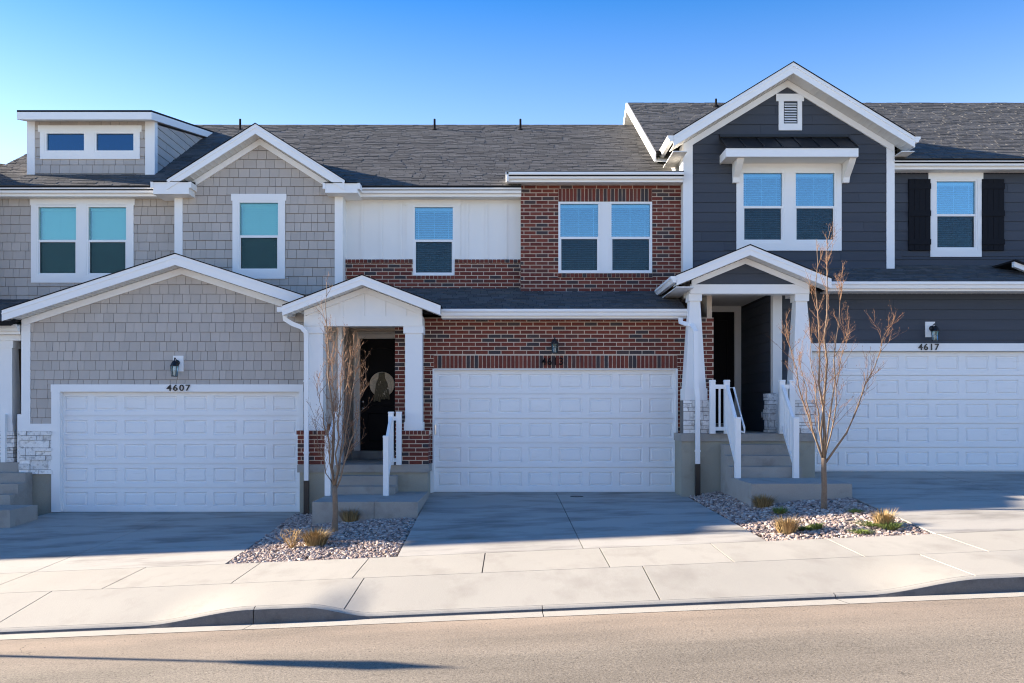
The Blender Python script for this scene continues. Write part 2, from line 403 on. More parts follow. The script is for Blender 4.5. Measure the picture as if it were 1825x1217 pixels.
def brick_pier(house, x0, x1, y0, y1, z0, z1, prio=0):
    core = part('brick_pier', 'mortar', house, (x0, x1, y0, y1, z0, z1))
    brick_wall(house, core, [(x0 - .009, z0), (x1 + .009, z0), (x1 + .009, z1 - .085), (x0 - .009, z1 - .085)], [], y0, prio)
    for fr, a, b in ((Frame((x0, 0, 0), (0, -1, 0), (0, 0, 1), (-1, 0, 0)), -y1, -y0), (Frame((x1, 0, 0), (0, 1, 0), (0, 0, 1), (1, 0, 0)), y0, y1)):
        ps = cells([(a, z0), (b, z0), (b, z1 - .085), (a, z1 - .085)], [], .0815, lambda k: .2585, lambda k: (.129 if k % 2 else 0), .0165)
        pieces(house, core, 'brick', 'brick', fr, ps, .009, 'block', .4, 300, prio + 5)
    part('pier_cap', 'mortar', house, (x0 - .03, x1 + .03, y0 - .03, y1, z1 - .08, z1))
    brick_row(house, core, x0 - .03, x1 + .03, z1 - .085, z1, y0 - .03, prio)
    return core
def shingled(house, name, pts, thick=.10, row=.136, seed=1, shingles=True, cut=None):
    """pts: eave-left, eave-right, ridge-right, ridge-left of the top surface"""
    P = [Vector(p) for p in pts]; U = (P[1] - P[0]).normalized(); N = U.cross(P[3] - P[0]).normalized(); V = N.cross(U)
    m = MB()
    if cut:                                              # cut = (x0, x1, depth kept clear at the eave), roof along +X
        cut = [(a - P[0].x, b - P[0].x, -1, (d - P[0].y) / V.y) for a, b, d in cut]
        for a, b, c, d in minus((0, (P[1] - P[0]).length, 0, (P[3] - P[0]).length), cut):
            q = [P[0] + U * a + V * c, P[0] + U * b + V * c, P[0] + U * b + V * d, P[0] + U * a + V * d]; m.loft([p - N * thick for p in q], q)
    else: m.loft([p - N * thick for p in P], P)
    ro = m.build(name, 'roof_deck', house)
    if shingles:
        rnd = random.Random(seed); fr = Frame(P[0], U, V, N); poly = [((p - P[0]).dot(U), (p - P[0]).dot(V)) for p in P]
        ps = cells(poly, cut or [], row, lambda k: rnd.choice([.12, .16, .20, .26, .32]), lambda k: rnd.uniform(0, .3), .007)
        mm = MB()
        for q in ps: prism(mm, fr, q, rnd.choice([.004, .006, .010, .013]), True, rnd.random())
        mm.build('shingles', 'shingle', ro, kind='stuff', recalc=False)
    return ro
def gutter(house, x0, x1, y, z, h=.13, d=.12, name='gutter'):
    m = MB(); pr = [(y + d, z), (y + d, z - h), (y + .045, z - h), (y + .03, z - h * .55), (y, z - h * .38), (y, z), (y + .012, z), (y + .012, z - h * .3), (y + d - .012, z - h * .3), (y + d - .012, z)]
    m.prismX(pr, x0, x1); return m.build(name, 'white', house)
def gutterY(house, x, y0, y1, z, side, h=.12, d=.12):
    m = MB(); pr = [(x, z), (x, z - h), (x + side * (d - .045), z - h), (x + side * (d - .02), z - h * .5), (x + side * d, z - h * .38), (x + side * d, z)]
    m.prismY(pr, y0, y1); return m.build('gutter', 'white', house)
def eave(house, x0, x1, y, z, wall_y, fh=.19, cap=True):
    """gutter + fascia + soffit of a level eave; z = gutter top"""
    gutter(house, x0, x1, y, z)
    part('fascia', 'white', house, (x0, x1, y + .12, y + .15, z - fh, z - .01))
    so = part('soffit', 'soffit', house, (x0, x1, y + .15, wall_y, z - fh + .005, z - fh + .025))
    m = MB(); n = int((x1 - x0) / .1)
    for i in range(n): xx = x0 + (i + .5) * (x1 - x0) / n; m.box(xx - .006, xx + .006, y + .152, wall_y - .003, z - fh - .001, z - fh + .006)
    m.build('soffit_ribs', 'soffit', so, kind='stuff')
def gable(house, xa, za, xl, xr, pitch, yf, yw, yb, fh, wall_x0, wall_x1, frieze=.13, friezemat='white', th=.09):
    """front gable: roof slabs, rake fascia, sloping soffit, frieze boards on the wall"""
    for s, xe in ((-1, xl), (1, xr)):
        ze = za - pitch * abs(xe - xa)
        q = [(xe, yf - .015, ze), (xa, yf - .015, za), (xa, yb, za), (xe, yb, ze)] if s < 0 else [(xe, yb, ze), (xa, yb, za), (xa, yf - .015, za), (xe, yf - .015, ze)]
        m = MB(); m.loft([(x, y, z + .012) for x, y, z in q], [(x, y, z + .012 + th * .18) for x, y, z in q]); m.build('gable_roof', 'roof_deck', house)
        m = MB(); m.prismY([(xe, ze + .008), (xa, za + .008), (xa, za - fh), (xe, ze - fh)], yf, yf + .03); m.build('rake_fascia', 'white', house)
        m = MB(); m.prismY([(xe, ze - .045), (xa, za - .045), (xa, za - .075), (xe, ze - .075)], yf - .012, yf + .002); m.build('rake_moulding', 'white', house)
        m = MB(); n = 5
        a = [(xe, ze - fh + .01), (xa, za - fh + .01), (xa, za - fh + .03), (xe, ze - fh + .03)]
        m.prismY(a, yf + .03, yw); so = m.build('soffit', 'soffit', house)
        m = MB(); L = abs(xe - xa); k = int(L / .1)
        for i in range(k):
            x = xa + s * (i + .5) * L / k; z = za - pitch * abs(x - xa) - fh
            m.prismY([(x - .006, z + .002 + pitch * .006), (x + .006, z + .002 - pitch * .006), (x + .006, z + .012), (x - .006, z + .012)], yf + .032, yw - .003)
        m.build('soffit_ribs', 'soffit', so, kind='stuff')
        if frieze:
            wx = wall_x0 if s < 0 else wall_x1; zw = za - pitch * abs(wx - xa) - fh
            m = MB(); m.prismY([(wx, zw), (xa, za - fh), (xa, za - fh - frieze * 1.1), (wx, zw - frieze * 1.1)], yw - .05, yw + .01); m.build('frieze_board', friezemat, house)

# ---------------------------------------------------------------- windows, doors, fittings
def window(house, px0, px1, py0, py1, Y, double=True, open_=.25, label=None, glass_='glass'):
    x0, x1, z0, z1 = X(px0, Y), X(px1, Y), Z(py1, Y), Z(py0, Y); f = .042; zm = z0 + (z1 - z0) * .495
    m = MB(); y0, y1 = Y - .028, Y + .07
    m.box(x0, x0 + f, y0, y1, z0, z1).box(x1 - f, x1, y0, y1, z0, z1).box(x0 + f, x1 - f, y0, y1, z1 - f, z1).box(x0 + f, x1 - f, y0, y1, z0, z0 + f)
    if double:
        m.box(x0 + f, x1 - f, y0 + .012, y1, zm - .025, zm + .025)
        m.box(x0 + f, x0 + f + .022, y0 + .02, y1, z0 + f, zm - .025).box(x1 - f - .022, x1 - f, y0 + .02, y1, z0 + f, zm - .025).box(x0 + f + .022, x1 - f - .022, y0 + .02, y1, z0 + f, z0 + f + .022)
    wn = m.build('window', 'white', house, label=label)
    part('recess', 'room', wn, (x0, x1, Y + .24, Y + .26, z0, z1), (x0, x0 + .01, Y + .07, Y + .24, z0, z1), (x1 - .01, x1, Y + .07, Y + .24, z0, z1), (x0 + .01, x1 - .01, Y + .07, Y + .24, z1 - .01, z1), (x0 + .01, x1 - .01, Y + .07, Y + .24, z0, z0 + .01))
    g = glass_ if double else 'glass_blue'
    if not double:
        part('pane', g, wn, (x0 + f, x1 - f, Y + .02, Y + .026, z0 + f, z1 - f)); return (x0, x1, z0, z1)
    part('pane', g, wn, (x0 + f, x1 - f, Y + .02, Y + .026, zm + .025, z1 - f))
    part('pane', g, wn, (x0 + f + .022, x1 - f - .022, Y + .03, Y + .036, z0 + f + .022, zm - .025))
    part('insect_screen', 'screen', wn, (x0 + f + .022, x1 - f - .022, Y + .004, Y + .006, z0 + f + .022, zm - .025))
    m = MB(); p = .047; k = int((z1 - z0 - 2 * f - .05) / p); a = open_ + random.uniform(-.1, .14)
    m.box(x0 + f + .004, x1 - f - .004, Y + .10, Y + .15, z1 - f - .06, z1 - f - .002)
    for i in range(k):
        zc = z1 - f - .085 - i * p; hz, hy = .024 * math.cos(a), .024 * math.sin(a)
        m.loft([(x0 + f + .008, Y + .125 - hy, zc - hz), (x1 - f - .008, Y + .125 - hy, zc - hz), (x1 - f - .008, Y + .125 + hy, zc + hz), (x0 + f + .008, Y + .125 + hy, zc + hz)],
               [(x0 + f + .008, Y + .128 - hy, zc - hz), (x1 - f - .008, Y + .128 - hy, zc - hz), (x1 - f - .008, Y + .128 + hy, zc + hz), (x0 + f + .008, Y + .128 + hy, zc + hz)])
    for u in (.12, .5, .85): xx = x0 + u * (x1 - x0); m.box(xx - .003, xx + .003, Y + .095, Y + .098, z0 + f, z1 - f)
    m.build('blind', 'blind', wn)
    return (x0, x1, z0, z1)
def trim(house, boxes, Y, t=.03, name='window_trim', mat='white'):
    for px0, px1, py0, py1 in boxes: part(name, mat, house, (X(px0, Y), X(px1, Y), Y - t, Y + .02, Z(py1, Y), Z(py0, Y)))
def garage_door(house, px0, px1, py0, py1, Y):
    x0, x1, z0, z1 = X(px0, Y), X(px1, Y), Z(py1, Y), Z(py0, Y)
    g = part('garage_door', 'door_white', house, (x0, x1, Y + .03, Y + .06, z0, z1), (x0, x1, Y - .005, Y + .03, z0, z0 + .012))
    sh = (z1 - z0) / 5
    for i in range(5):
        a, b = z0 + i * sh + .006 + (.012 if i == 0 else 0), z0 + (i + 1) * sh - .006
        m = MB(); cols = []
        pw = (x1 - x0) / 8
        for j in range(8):
            u0, u1 = x0 + j * pw + pw * .12, x0 + (j + 1) * pw - pw * .10; v0, v1 = a + sh * .20, b - sh * .17; cols.append((u0, u1, v0, v1))
        for r in minus((x0 + .003, x1 - .003, a, b), cols): m.box(r[0], r[1], Y, Y + .03, r[2], r[3])
        m.build('section', 'door_white', g)
        for u0, u1, v0, v1 in cols:
            m = MB(); e, ye = .045, Y + .020      # recessed moulding sloping in, then a raised field
            ring = lambda k, y: [(u0 + k, y, v0 + k), (u1 - k, y, v0 + k), (u1 - k, y, v1 - k), (u0 + k, y, v1 - k)]
            rs = [ring(0, Y + .002), ring(.016, ye), ring(.030, ye), ring(.052, Y + .001)]
            vs = sum(rs, []); fs = []
            for k in range(3): fs += [(k * 4 + i2, k * 4 + (i2 + 1) % 4, k * 4 + 4 + (i2 + 1) % 4, k * 4 + 4 + i2) for i2 in range(4)]
            fs.append((12, 13, 14, 15)); m.poly(fs, vs); m.build('panel', 'door_white', g, recalc=False)
    part('door_handle', 'chrome', g, (x0 + .02, x0 + .045, Y - .03, Y, z0 + 2.35 * sh, z0 + 2.75 * sh))
    return g
def number(house, text, px0, px1, py0, py1, Y, mat='blackmetal'):
    x0, x1, z0, z1 = X(px0, Y), X(px1, Y), Z(py1, Y), Z(py0, Y); pitch = (x1 - x0) / len(text)
    for i, ch in enumerate(text):
        c = bpy.data.curves.new('digit', 'FONT'); c.body = ch; c.size = 1; c.extrude = .02; c.offset = .012
        o = bpy.data.objects.new('digit_tmp', c); COL.objects.link(o); dg = bpy.context.evaluated_depsgraph_get()
        me = bpy.data.meshes.new_from_object(o.evaluated_get(dg)); bpy.data.objects.remove(o)
        xs = [v.co.x for v in me.vertices]; ys = [v.co.y for v in me.vertices]; zs = [v.co.z for v in me.vertices]
        sx = min(pitch * .92 / .56, (z1 - z0) / (max(ys) - min(ys)) * 1.18); sz = (z1 - z0) / (max(ys) - min(ys))
        cx = x0 + (i + .5) * pitch
        for v in me.vertices:
            v.co = Vector((cx + (v.co.x - (max(xs) + min(xs)) / 2) * sx, Y - .006 - (v.co.z - min(zs)) * .4, z0 + (v.co.y - min(ys)) * sz))
        me.materials.clear(); me.materials.append(MATS[mat]); me.update()
        d = bpy.data.objects.new('number_digit', me); COL.objects.link(d); adopt(d, house)
def lantern(px, py_top, py_bot, Y, label, block=None):
    zt, zb = Z(py_top, Y - .2), Z(py_bot, Y - .2); x = X(px, Y); h = zt - zb
    t = thing('wall_lantern', label, 'lantern', (x, Y, zb), 'wall lanterns above the garage doors')
    if block: part('mounting_block', 'white', t, (X(block[0], Y), X(block[1], Y), Y - .035, Y, Z(block[3], Y), Z(block[2], Y)))
    yb = Y - (.035 if block else 0); yc = Y - .19; zc = zb + h * .55
    m = MB(); m.lathe((x, yb, zc + h * .2), [(.055, 0), (.055, .012), (.03, .03)], 14, 'Y'); m.build('back_plate', 'blackmetal', t)
    m = MB(); m.tube([(x, yb - .02, zc + h * .2), (x, yb - .06, zc + h * .36), (x, yc + .03, zc + h * .43), (x, yc, zc + h * .36)], .011, 8); m.build('arm', 'blackmetal', t)
    m = MB(); m.lathe((x, yc, 0), [(.088, zc - .005), (.09, zc + .008), (.06, zc + h * .17), (.035, zc + h * .27), (.012, zc + h * .31), (.010, zt - .01), (.004, zt)], 8); m.build('cap', 'blackmetal', t)
    m = MB(); rb, rt = .058, .076
    for k in range(6):
        a = k * math.tau / 6 + .3; m.tube([(x + rb * math.cos(a), yc + rb * math.sin(a), zb + .012), (x + rt * math.cos(a), yc + rt * math.sin(a), zc)], .005, 4)
    m.lathe((x, yc, 0), [(.062, zb), (.062, zb + .014), (.02, zb + .016)], 12); m.build('cage', 'blackmetal', t)
    m = MB(); m.lathe((x, yc, 0), [(rb - .008, zb + .016), (rt - .008, zc - .006)], 12); m.build('glass', 'lampglass', t)
    m = MB(); m.lathe((x, yc, 0), [(.012, zb + .02), (.024, zb + h * .15), (.026, zb + h * .25), (.014, zb + h * .34)], 10); m.build('bulb', 'bulb', t, smooth=True)
def downspout(house, pts, zblack, zend, w=.085, d=.065):
    m = MB(); m.sweep(pts, w, d); m.build('downspout', 'white', house)
    p = pts[-1]
    m = MB(); m.sweep([(p[0], p[1], zblack + .03), (p[0], p[1], zend)], w * 1.12, d * 1.15); m.build('drain_boot', 'blackmetal', house)
    for f in (.3, .8):
        z = pts[-2][2] * (1 - f) + p[2] * f; part('strap', 'white', house, (p[0] - w * .62, p[0] + w * .62, p[1] - d / 2 - .006, p[1] + d / 2 + .002, z, z + .03))
def railing(label, x, yb, yf, zb, zf, extra=None, hand=False, n=7, group='white stair railings'):
    """white stair rail from the landing (yb, zb) down to the pad (yf, zf); heights of posts about .95"""
    t = thing('stair_railing', label, 'railing', (x, yf, zf), group); p = .05; hp = 1.0
    def post(xx, yy, z0, z1): 
        m = MB(); m.box(xx - p, xx + p, yy - p, yy + p, z0, z1).frustum(xx - p - .008, xx + p + .008, yy - p - .008, yy + p + .008, z1, xx - p, xx + p, yy - p, yy + p, z1 + .03); m.build('post', 'white', t)
    post(x, yf, zf, zf + hp + .08); post(x, yb, zb, zb + hp)
    a0, a1 = Vector((x, yb - p, zb + hp - .1)), Vector((x, yf + p, zf + hp - .02))
    def rail(nm, p0, p1, w_, h_, mat='white'):
        m = MB(); e = Vector((w_ / 2, 0, 0)); u = Vector((0, 0, h_ / 2))
        m.loft([p0 - e - u, p0 + e - u, p0 + e + u, p0 - e + u], [p1 - e - u, p1 + e - u, p1 + e + u, p1 - e + u]); m.build(nm, mat, t)
    rail('top_rail', a0, a1, .055, .075)
    dz = Vector((0, 0, -.78)); rail('bottom_rail', a0 + dz, a1 + dz, .045, .065)
    for i in range(n):
        f = (i + .7) / (n + .4); q = a0.lerp(a1, f); part('baluster', 'white', t, (q.x - .016, q.x + .016, q.y - .016, q.y + .016, q.z - .75, q.z - .03))
    if extra is not None:
        post(extra, yb + .02, zb, zb + hp); s = 1 if extra > x else -1
        xa, xb = sorted((x + s * p, extra - s * p))
        part('top_rail', 'white', t, (xa, xb, yb - .02, yb + .04, zb + hp - .14, zb + hp - .06)); part('bottom_rail', 'white', t, (xa, xb, yb - .02, yb + .04, zb + .06, zb + .13))
        if xb - xa > .08: part('baluster', 'white', t, ((xa + xb) / 2 - .018, (xa + xb) / 2 + .018, yb - .005, yb + .025, zb + .13, zb + hp - .14))
    if hand:
        m = MB(); h0, h1 = a0 + Vector((.13, .02, -.02)), a1 + Vector((.13, -.02, -.06))
        m.tube([a0 + Vector((.03, .05, -.02)), h0, h1, h1 + Vector((0, -.02, -.09)), a1 + Vector((.03, -.01, -.12))], .02, 8); m.build('handrail', 'white', t)
    return t
def pipe_vent(house, px, py0, py1, Y):
    x, z0, z1 = X(px, Y), Z(py1, Y), Z(py0, Y)
    m = MB(); m.lathe((x, Y, 0), [(.11, z0 - .08), (.10, z0), (.07, z0 + .06), (.03, z0 + .09), (.028, z1)], 12); m.build('vent_pipe', 'pipe', house)

# ================================================================= ground, street, pavements
SL = .0425
YB, YF, YC, YR = -6.18, -7.53, -8.87, -9.34
def zb_(x): return -.274 + SL * x
def zf_(x): return -.308 + SL * x
def bump_(x, a, b, c, d):
    s = lambda t: t * t * (3 - 2 * t)
    return 0 if x <= a or x >= d else (s((x - a) / (b - a)) if x < b else (1 if x <= c else s((d - x) / (d - c))))
def lip(x): return .024 + .122 * max(bump_(x, -3.9, -2.75, -2.2, -1.45), bump_(x, 3.75, 4.95, 5.6, 6.6), bump_(x, -11.9, -10.9, -10.2, -9.2))
def zg_(x): return -.497 + SL * x
def zc_(x): return zg_(x) + lip(x) + .026
def grid(name, mat, x0, x1, y0, y1, zf, nx, ny, parent=None, kind=None, thick=.1, skew=0, label=None):
    """solid slab whose top follows zf(x, y); skew shifts x at the far edge"""
    m = MB(); vs = []
    for j in range(ny + 1):
        for i in range(nx + 1):
            y = y0 + (y1 - y0) * j / ny; x = x0 + (x1 - x0) * i / nx; vs.append((x, y, zf(x, y)))
    N = len(vs); W = nx + 1
    fs = [(j * W + i, j * W + i + 1, (j + 1) * W + i + 1, (j + 1) * W + i) for j in range(ny) for i in range(nx)]; nt_ = len(fs)
    vs = vs + vs + [(x, y, z - thick) for x, y, z in vs]
    edge = [(i, i + 1) for i in range(nx)] + [(j * W + nx, (j + 1) * W + nx) for j in range(ny)] + [(ny * W + i + 1, ny * W + i) for i in range(nx)] + [((j + 1) * W, j * W) for j in range(ny)]
    fs += [(b + N, a + N, a + 2 * N, b + 2 * N) for a, b in edge]
    m.poly(fs, vs); o = m.build(name, mat, parent, recalc=False)
    o.data.polygons.foreach_set('use_smooth', [k < nt_ for k in range(len(fs))])
    if kind: o['kind'] = kind
    if label: o['label'] = label
    return o
def quad_slab(name, mat, c, parent, thick=.1, n=1):
    """slab from four top corners: far-left, far-right, near-right, near-left (x, y, z)"""
    c = [Vector(p) for p in c]; m = MB(); m.loft([p - Vector((0, 0, thick)) for p in c], c); return m.build(name, mat, parent)
gr = grid('ground', 'earth', -150, 150, -120, 160, lambda x, y: -.95 + SL * max(-60, min(60, x)), 60, 8, kind='structure', thick=.2)
road = grid('road', 'asphalt', -60, 60, -18.6, YR, lambda x, y: -.468 + SL * x + .012 * min(YR - y, y + 18.6), 60, 12, kind='structure', thick=.2)
sw = grid('sidewalk', 'joint', -45, 45, YF, YB, lambda x, y: (zb_(x) if y > -6.5 else zf_(x)) - .018, 20, 1, kind='structure')
XJ = [X(p, -6.18) for p in (259.8, 465.3, 657.8, 864.7, 1068.5, 1265.4, 1472.6, 1669.7)]
XJ = [XJ[0] - 1.524 * k for k in range(16, 0, -1)] + XJ + [XJ[-1] + 1.524 * k for k in range(1, 10)]
for a, b in zip(XJ, XJ[1:]):
    grid('slab', 'walk', a + .007, b - .007, YF + .006, YB - .004, lambda x, y: zf_(x) + (zb_(x) - zf_(x)) * (y - YF) / (YB - YF), 1, 1, sw, thick=.09)
ps = grid('parking_strip', 'joint', -45, 45, YC, YF, lambda x, y: (zf_(x) if y > -8 else zc_(x)) - .02, 300, 1, kind='structure')
XS = [X(92.6, YF), X(649.2, YF), X(1144.8, YF), X(1638, YF)]
XS = [XS[0] - 3.35 * k for k in range(8, 0, -1)] + XS + [XS[-1] + 3.35 * k for k in range(1, 5)]
for a, b in zip(XS, XS[1:]):
    grid('slab', 'walk', a + .007, b - .007, YC, YF - .006, lambda x, y: zf_(x) + (zc_(x) - zf_(x)) * min(1, (YF - y) / (YF - YC)), 60, 4, ps, thick=.09)
cb = grid('curb', 'joint', -45, 45, YR + .02, YC - .01, lambda x, y: zg_(x) - .03, 60, 1, kind='structure')
XC = [X(p, -9.2) for p in (440, 968, 1505)]; XC = [XC[0] - 3.05 * k for k in range(8, 0, -1)] + XC + [XC[-1] + 3.05 * k for k in range(1, 6)]
for a, b in zip(XC, XC[1:]):
    m = MB(); n = 28; prof = []
    for i in range(n + 1):
        x = a + .004 + (b - a - .008) * i / n; zt, z0 = zc_(x), zg_(x)
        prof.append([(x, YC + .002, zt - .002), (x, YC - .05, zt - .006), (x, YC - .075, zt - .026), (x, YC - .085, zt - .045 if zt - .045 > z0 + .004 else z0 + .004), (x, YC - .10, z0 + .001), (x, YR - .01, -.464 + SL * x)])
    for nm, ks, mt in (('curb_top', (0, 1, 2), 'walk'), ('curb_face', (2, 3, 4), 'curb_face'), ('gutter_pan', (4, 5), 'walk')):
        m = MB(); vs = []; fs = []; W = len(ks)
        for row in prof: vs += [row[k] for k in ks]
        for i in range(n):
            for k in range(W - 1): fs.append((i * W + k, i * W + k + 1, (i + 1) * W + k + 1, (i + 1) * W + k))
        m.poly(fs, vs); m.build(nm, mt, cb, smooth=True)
# driveways: far corners at the garage, near corners at the sidewalk
def driveway(name, cols_far, cols_near, zfar, cross=None):
    n = len(cols_far) - 1
    def surf(k, u, f, dz=0.0):                      # column k, u across it, f from garage (0) to sidewalk (1)
        xf = cols_far[k] + (cols_far[k + 1] - cols_far[k]) * u; xn = cols_near[k] + (cols_near[k + 1] - cols_near[k]) * u
        return (xf + (xn - xf) * f, .14 + (YB - .14) * f, zfar + (zb_(xn) - zfar) * f + dz)
    def sheet(nm, mat, k0, k1, u0, u1, f0, f1, dz, parent, thick):
        m = MB(); nx, ny = 4, 10; vs = []
        for j in range(ny + 1):
            for i in range(nx + 1):
                u = u0 + (u1 - u0) * i / nx; f = f0 + (f1 - f0) * j / ny
                if k0 == k1: vs.append(surf(k0, u, f, dz))
                else:
                    a, b = surf(k0, u0, f, dz), surf(k1, u1, f, dz); vs.append(tuple(p + (q - p) * i / nx for p, q in zip(a, b)))
        W = nx + 1; N = len(vs); fs = [(j * W + i, (j + 1) * W + i, (j + 1) * W + i + 1, j * W + i + 1) for j in range(ny) for i in range(nx)]
        vs += [(x, y, z - thick) for x, y, z in vs]
        edge = [(i, i + 1) for i in range(nx)] + [(j * W + nx, (j + 1) * W + nx) for j in range(ny)] + [(ny * W + i + 1, ny * W + i) for i in range(nx)] + [((j + 1) * W, j * W) for j in range(ny)]
        fs += [(p, q, q + N, p + N) for p, q in edge]; m.poly(fs, vs); return m.build(nm, mat, parent, recalc=False)
    d = sheet(name, 'joint', 0, n - 1, 0, 1, 0, 1, -.025, None, .12); d['kind'] = 'structure'
    fs = [0.0] + ([(cross - .14) / (YB - .14)] if cross else []) + [.9995]
    for k in range(n):
        e = .006 / (cols_far[k + 1] - cols_far[k])
        for fa, fb in zip(fs, fs[1:]): sheet('slab', 'concrete', k, k, e, 1 - e, fa + .0008, fb - .0008, 0, d, .02)
    return d
driveway('driveway', (-9.28, -6.66, -4.27), (-9.9, -6.45, -3.86), -.41)
driveway('driveway', (-1.64, .905, 3.40), (-1.54, .975, 3.45), -.003)
driveway('driveway', (5.74, 8.4, 11.4), (5.73, 8.5, 11.6), .405, -4.85)
# planting beds: soil sheet, then gravel
def bed(name, far, near, zfl, zfr, mound=0.0, n=8200, seed=3, holes=()):
    d = quad_slab(name, 'soil', [(far[0], -.45, zfl - .03), (far[1], -.45, zfr - .03), (near[1], YB, zb_(near[1]) - .05), (near[0], YB, zb_(near[0]) - .05)], None, .15); d['kind'] = 'structure'
    rnd = random.Random(seed); m = MB()
    t = (1 + 5 ** .5) / 2
    ico = [Vector(v).normalized() for v in ((-1, t, 0), (1, t, 0), (-1, -t, 0), (1, -t, 0), (0, -1, t), (0, 1, t), (0, -1, -t), (0, 1, -t), (t, 0, -1), (t, 0, 1), (-t, 0, -1), (-t, 0, 1))]
    icf = [(0, 11, 5), (0, 5, 1), (0, 1, 7), (0, 7, 10), (0, 10, 11), (1, 5, 9), (5, 11, 4), (11, 10, 2), (10, 7, 6), (7, 1, 8), (3, 9, 4), (3, 4, 2), (3, 2, 6), (3, 6, 8), (3, 8, 9), (4, 9, 5), (2, 4, 11), (6, 2, 10), (8, 6, 7), (9, 8, 1)]
    for i in range(n):
        f = rnd.random(); u = rnd.random(); y = -.5 + (YB + .03 + .5) * f
        xl = far[0] + (near[0] - far[0]) * f; xr = far[1] + (near[1] - far[1]) * f; x = xl + .02 + (xr - xl - .04) * u
        if any(a < x < b and c < y < e for a, b, c, e in holes): continue
        zfar = zfl + (zfr - zfl) * u; z = zfar + (zb_(x) - .03 - zfar) * f + mound * math.sin(math.pi * min(1, f * 1.02)) * math.sin(math.pi * u) + rnd.uniform(-.004, .022)
        r = rnd.choice([.013, .017, .021, .026, .033]); sc = Vector((r * rnd.uniform(.8, 1.5), r * rnd.uniform(.7, 1.2), r * rnd.uniform(.5, .8)))
        rot = Matrix.Rotation(rnd.uniform(0, 6.28), 3, 'Z') @ Matrix.Rotation(rnd.uniform(-.5, .5), 3, 'X')
        b = len(m.v); rv = rnd.random()
        for q in ico:
            q = q * rnd.uniform(.85, 1.12); p = rot @ Vector((q.x * sc.x, q.y * sc.y, q.z * sc.z)); m.v.append((x + p.x, y + p.y, z + p.z))
        for fc in icf: m.f.append([b + k for k in fc]); m.r.append(rv)
    g = m.build('gravel', 'gravel', None, kind='stuff', recalc=False)
    g['label'] = 'pinkish grey river gravel over the ' + ('bed before the brick house' if far[0] < 0 else 'bed before the dark grey house'); g['category'] = 'gravel'
    return d
BEDS = [((-4.25, -1.62), (-3.86, -1.55), -.40, -.12, .04), ((3.42, 5.74), (3.45, 5.72), -.02, .33, .05)]
def bed_z(x, y):
    far, near, zl_, zr_, md = BEDS[0] if x < 0 else BEDS[1]; f = min(1, max(0, (y + .5) / (YB + .53))); xl = far[0] + (near[0] - far[0]) * f; xr = far[1] + (near[1] - far[1]) * f
    u = min(1, max(0, (x - xl) / (xr - xl))); z0 = zl_ + (zr_ - zl_) * u
    return z0 + (zb_(x) - .03 - z0) * f + md * math.sin(math.pi * min(1, f * 1.02)) * math.sin(math.pi * u)
def on_bed(px, py):                                  # where the sight line of a photo point meets the gravel
    y = YB
    while y < -1 and Z(py, y) > bed_z(X(px, y), y): y += .01
    return Vector((X(px, y), y, bed_z(X(px, y), y)))
bed('planting_bed', (-4.25, -1.62), (-3.86, -1.55), -.40, -.12, .04, 12500, 3, [(-3.42, -1.6, -2.74, 0)])
bed('planting_bed', (3.42, 5.74), (3.45, 5.72), -.02, .33, .05, 12500, 4, [(4.03, 5.73, -3.13, 0)])

# ================================================================= house 4607 (left, tan shakes)
H1 = thing('townhouse', 'tan shake-sided townhouse numbered 4607 with a shed dormer on its roof', 'townhouse', (-7.0, .1, -.41), 'townhouses in the row')
ye = .05
zt = Z(698, ye); zbm = Z(912, ye)
xL, xR = X(41, ye), -3.55
za, xa = Z(453, -.35), X(312, -.35); pit = .325
gz = lambda x: za - pit * abs(x - xa) - .22
hole = (X(93, ye), X(541, ye), -1, Z(685, ye))
w1 = wall(H1, 'garage_wall', 'shake_back', xL, xR, Z(755, ye), gz(xL), ye, .12, [hole], [(xL, gz(xL)), (xa, gz(xa)), (xR, gz(xR))][::1] if gz(xR) <= gz(xL) else [(xL, gz(xL)), (xa, gz(xa)), (xR, gz(xR)), (xR, gz(xL))])
shake_wall(H1, w1, [(X(55, ye), Z(755, ye)), (xR, Z(755, ye)), (xR, gz(xR)), (xa, gz(xa)), (X(55, ye), gz(X(55, ye)))], [hole], ye, 0, .07)
gable(H1, xa, za, X(3, -.35), -3.35, pit, -.35, ye, 1.5, .21, xL, xR, .12)
part('corner_board', 'white', H1, (xL - .02, X(55, ye), ye - .03, ye + .12, Z(755, ye), gz(xL)))
part('band_board', 'white', H1, (xL - .02, X(93, ye), ye - .035, ye + .12, Z(768, ye), Z(755, ye)))
stone_pier(H1, X(37.5, ye), X(93, ye), ye - .02, ye + .16, Z(845, ye), Z(768, ye), 'stone_veneer', 'FL')
part('foundation', 'foundation', H1, (X(44, ye), X(93, ye), ye, ye + .3, -.75, Z(845, ye)))
part('garage_side', 'shake_back', H1, (xL + .02, xL + .12, ye + .12, 2.9, -.7, gz(xL)))
trim(H1, [(92, 541, 685, 698), (93, 108, 698, 912), (534, 541.5, 698, 912)], ye, .04, 'door_casing')
part('jamb', 'white', H1, (X(108, ye), X(109, ye), ye + .02, ye + .14, zbm, zt), (X(533, ye), X(534, ye), ye + .02, ye + .14, zbm, zt), (X(108, ye), X(534, ye), ye + .02, ye + .14, zt - .01, zt))
garage_door(H1, 108.5, 533.5, 698.5, 912, .14)
number(H1, '4607', 296, 341, 685.5, 696.5, ye - .04)
lantern(317, 637, 671, ye, 'black wall lantern over the 4607 garage, on a white block among tan shakes', (309.5, 328, 634, 662))
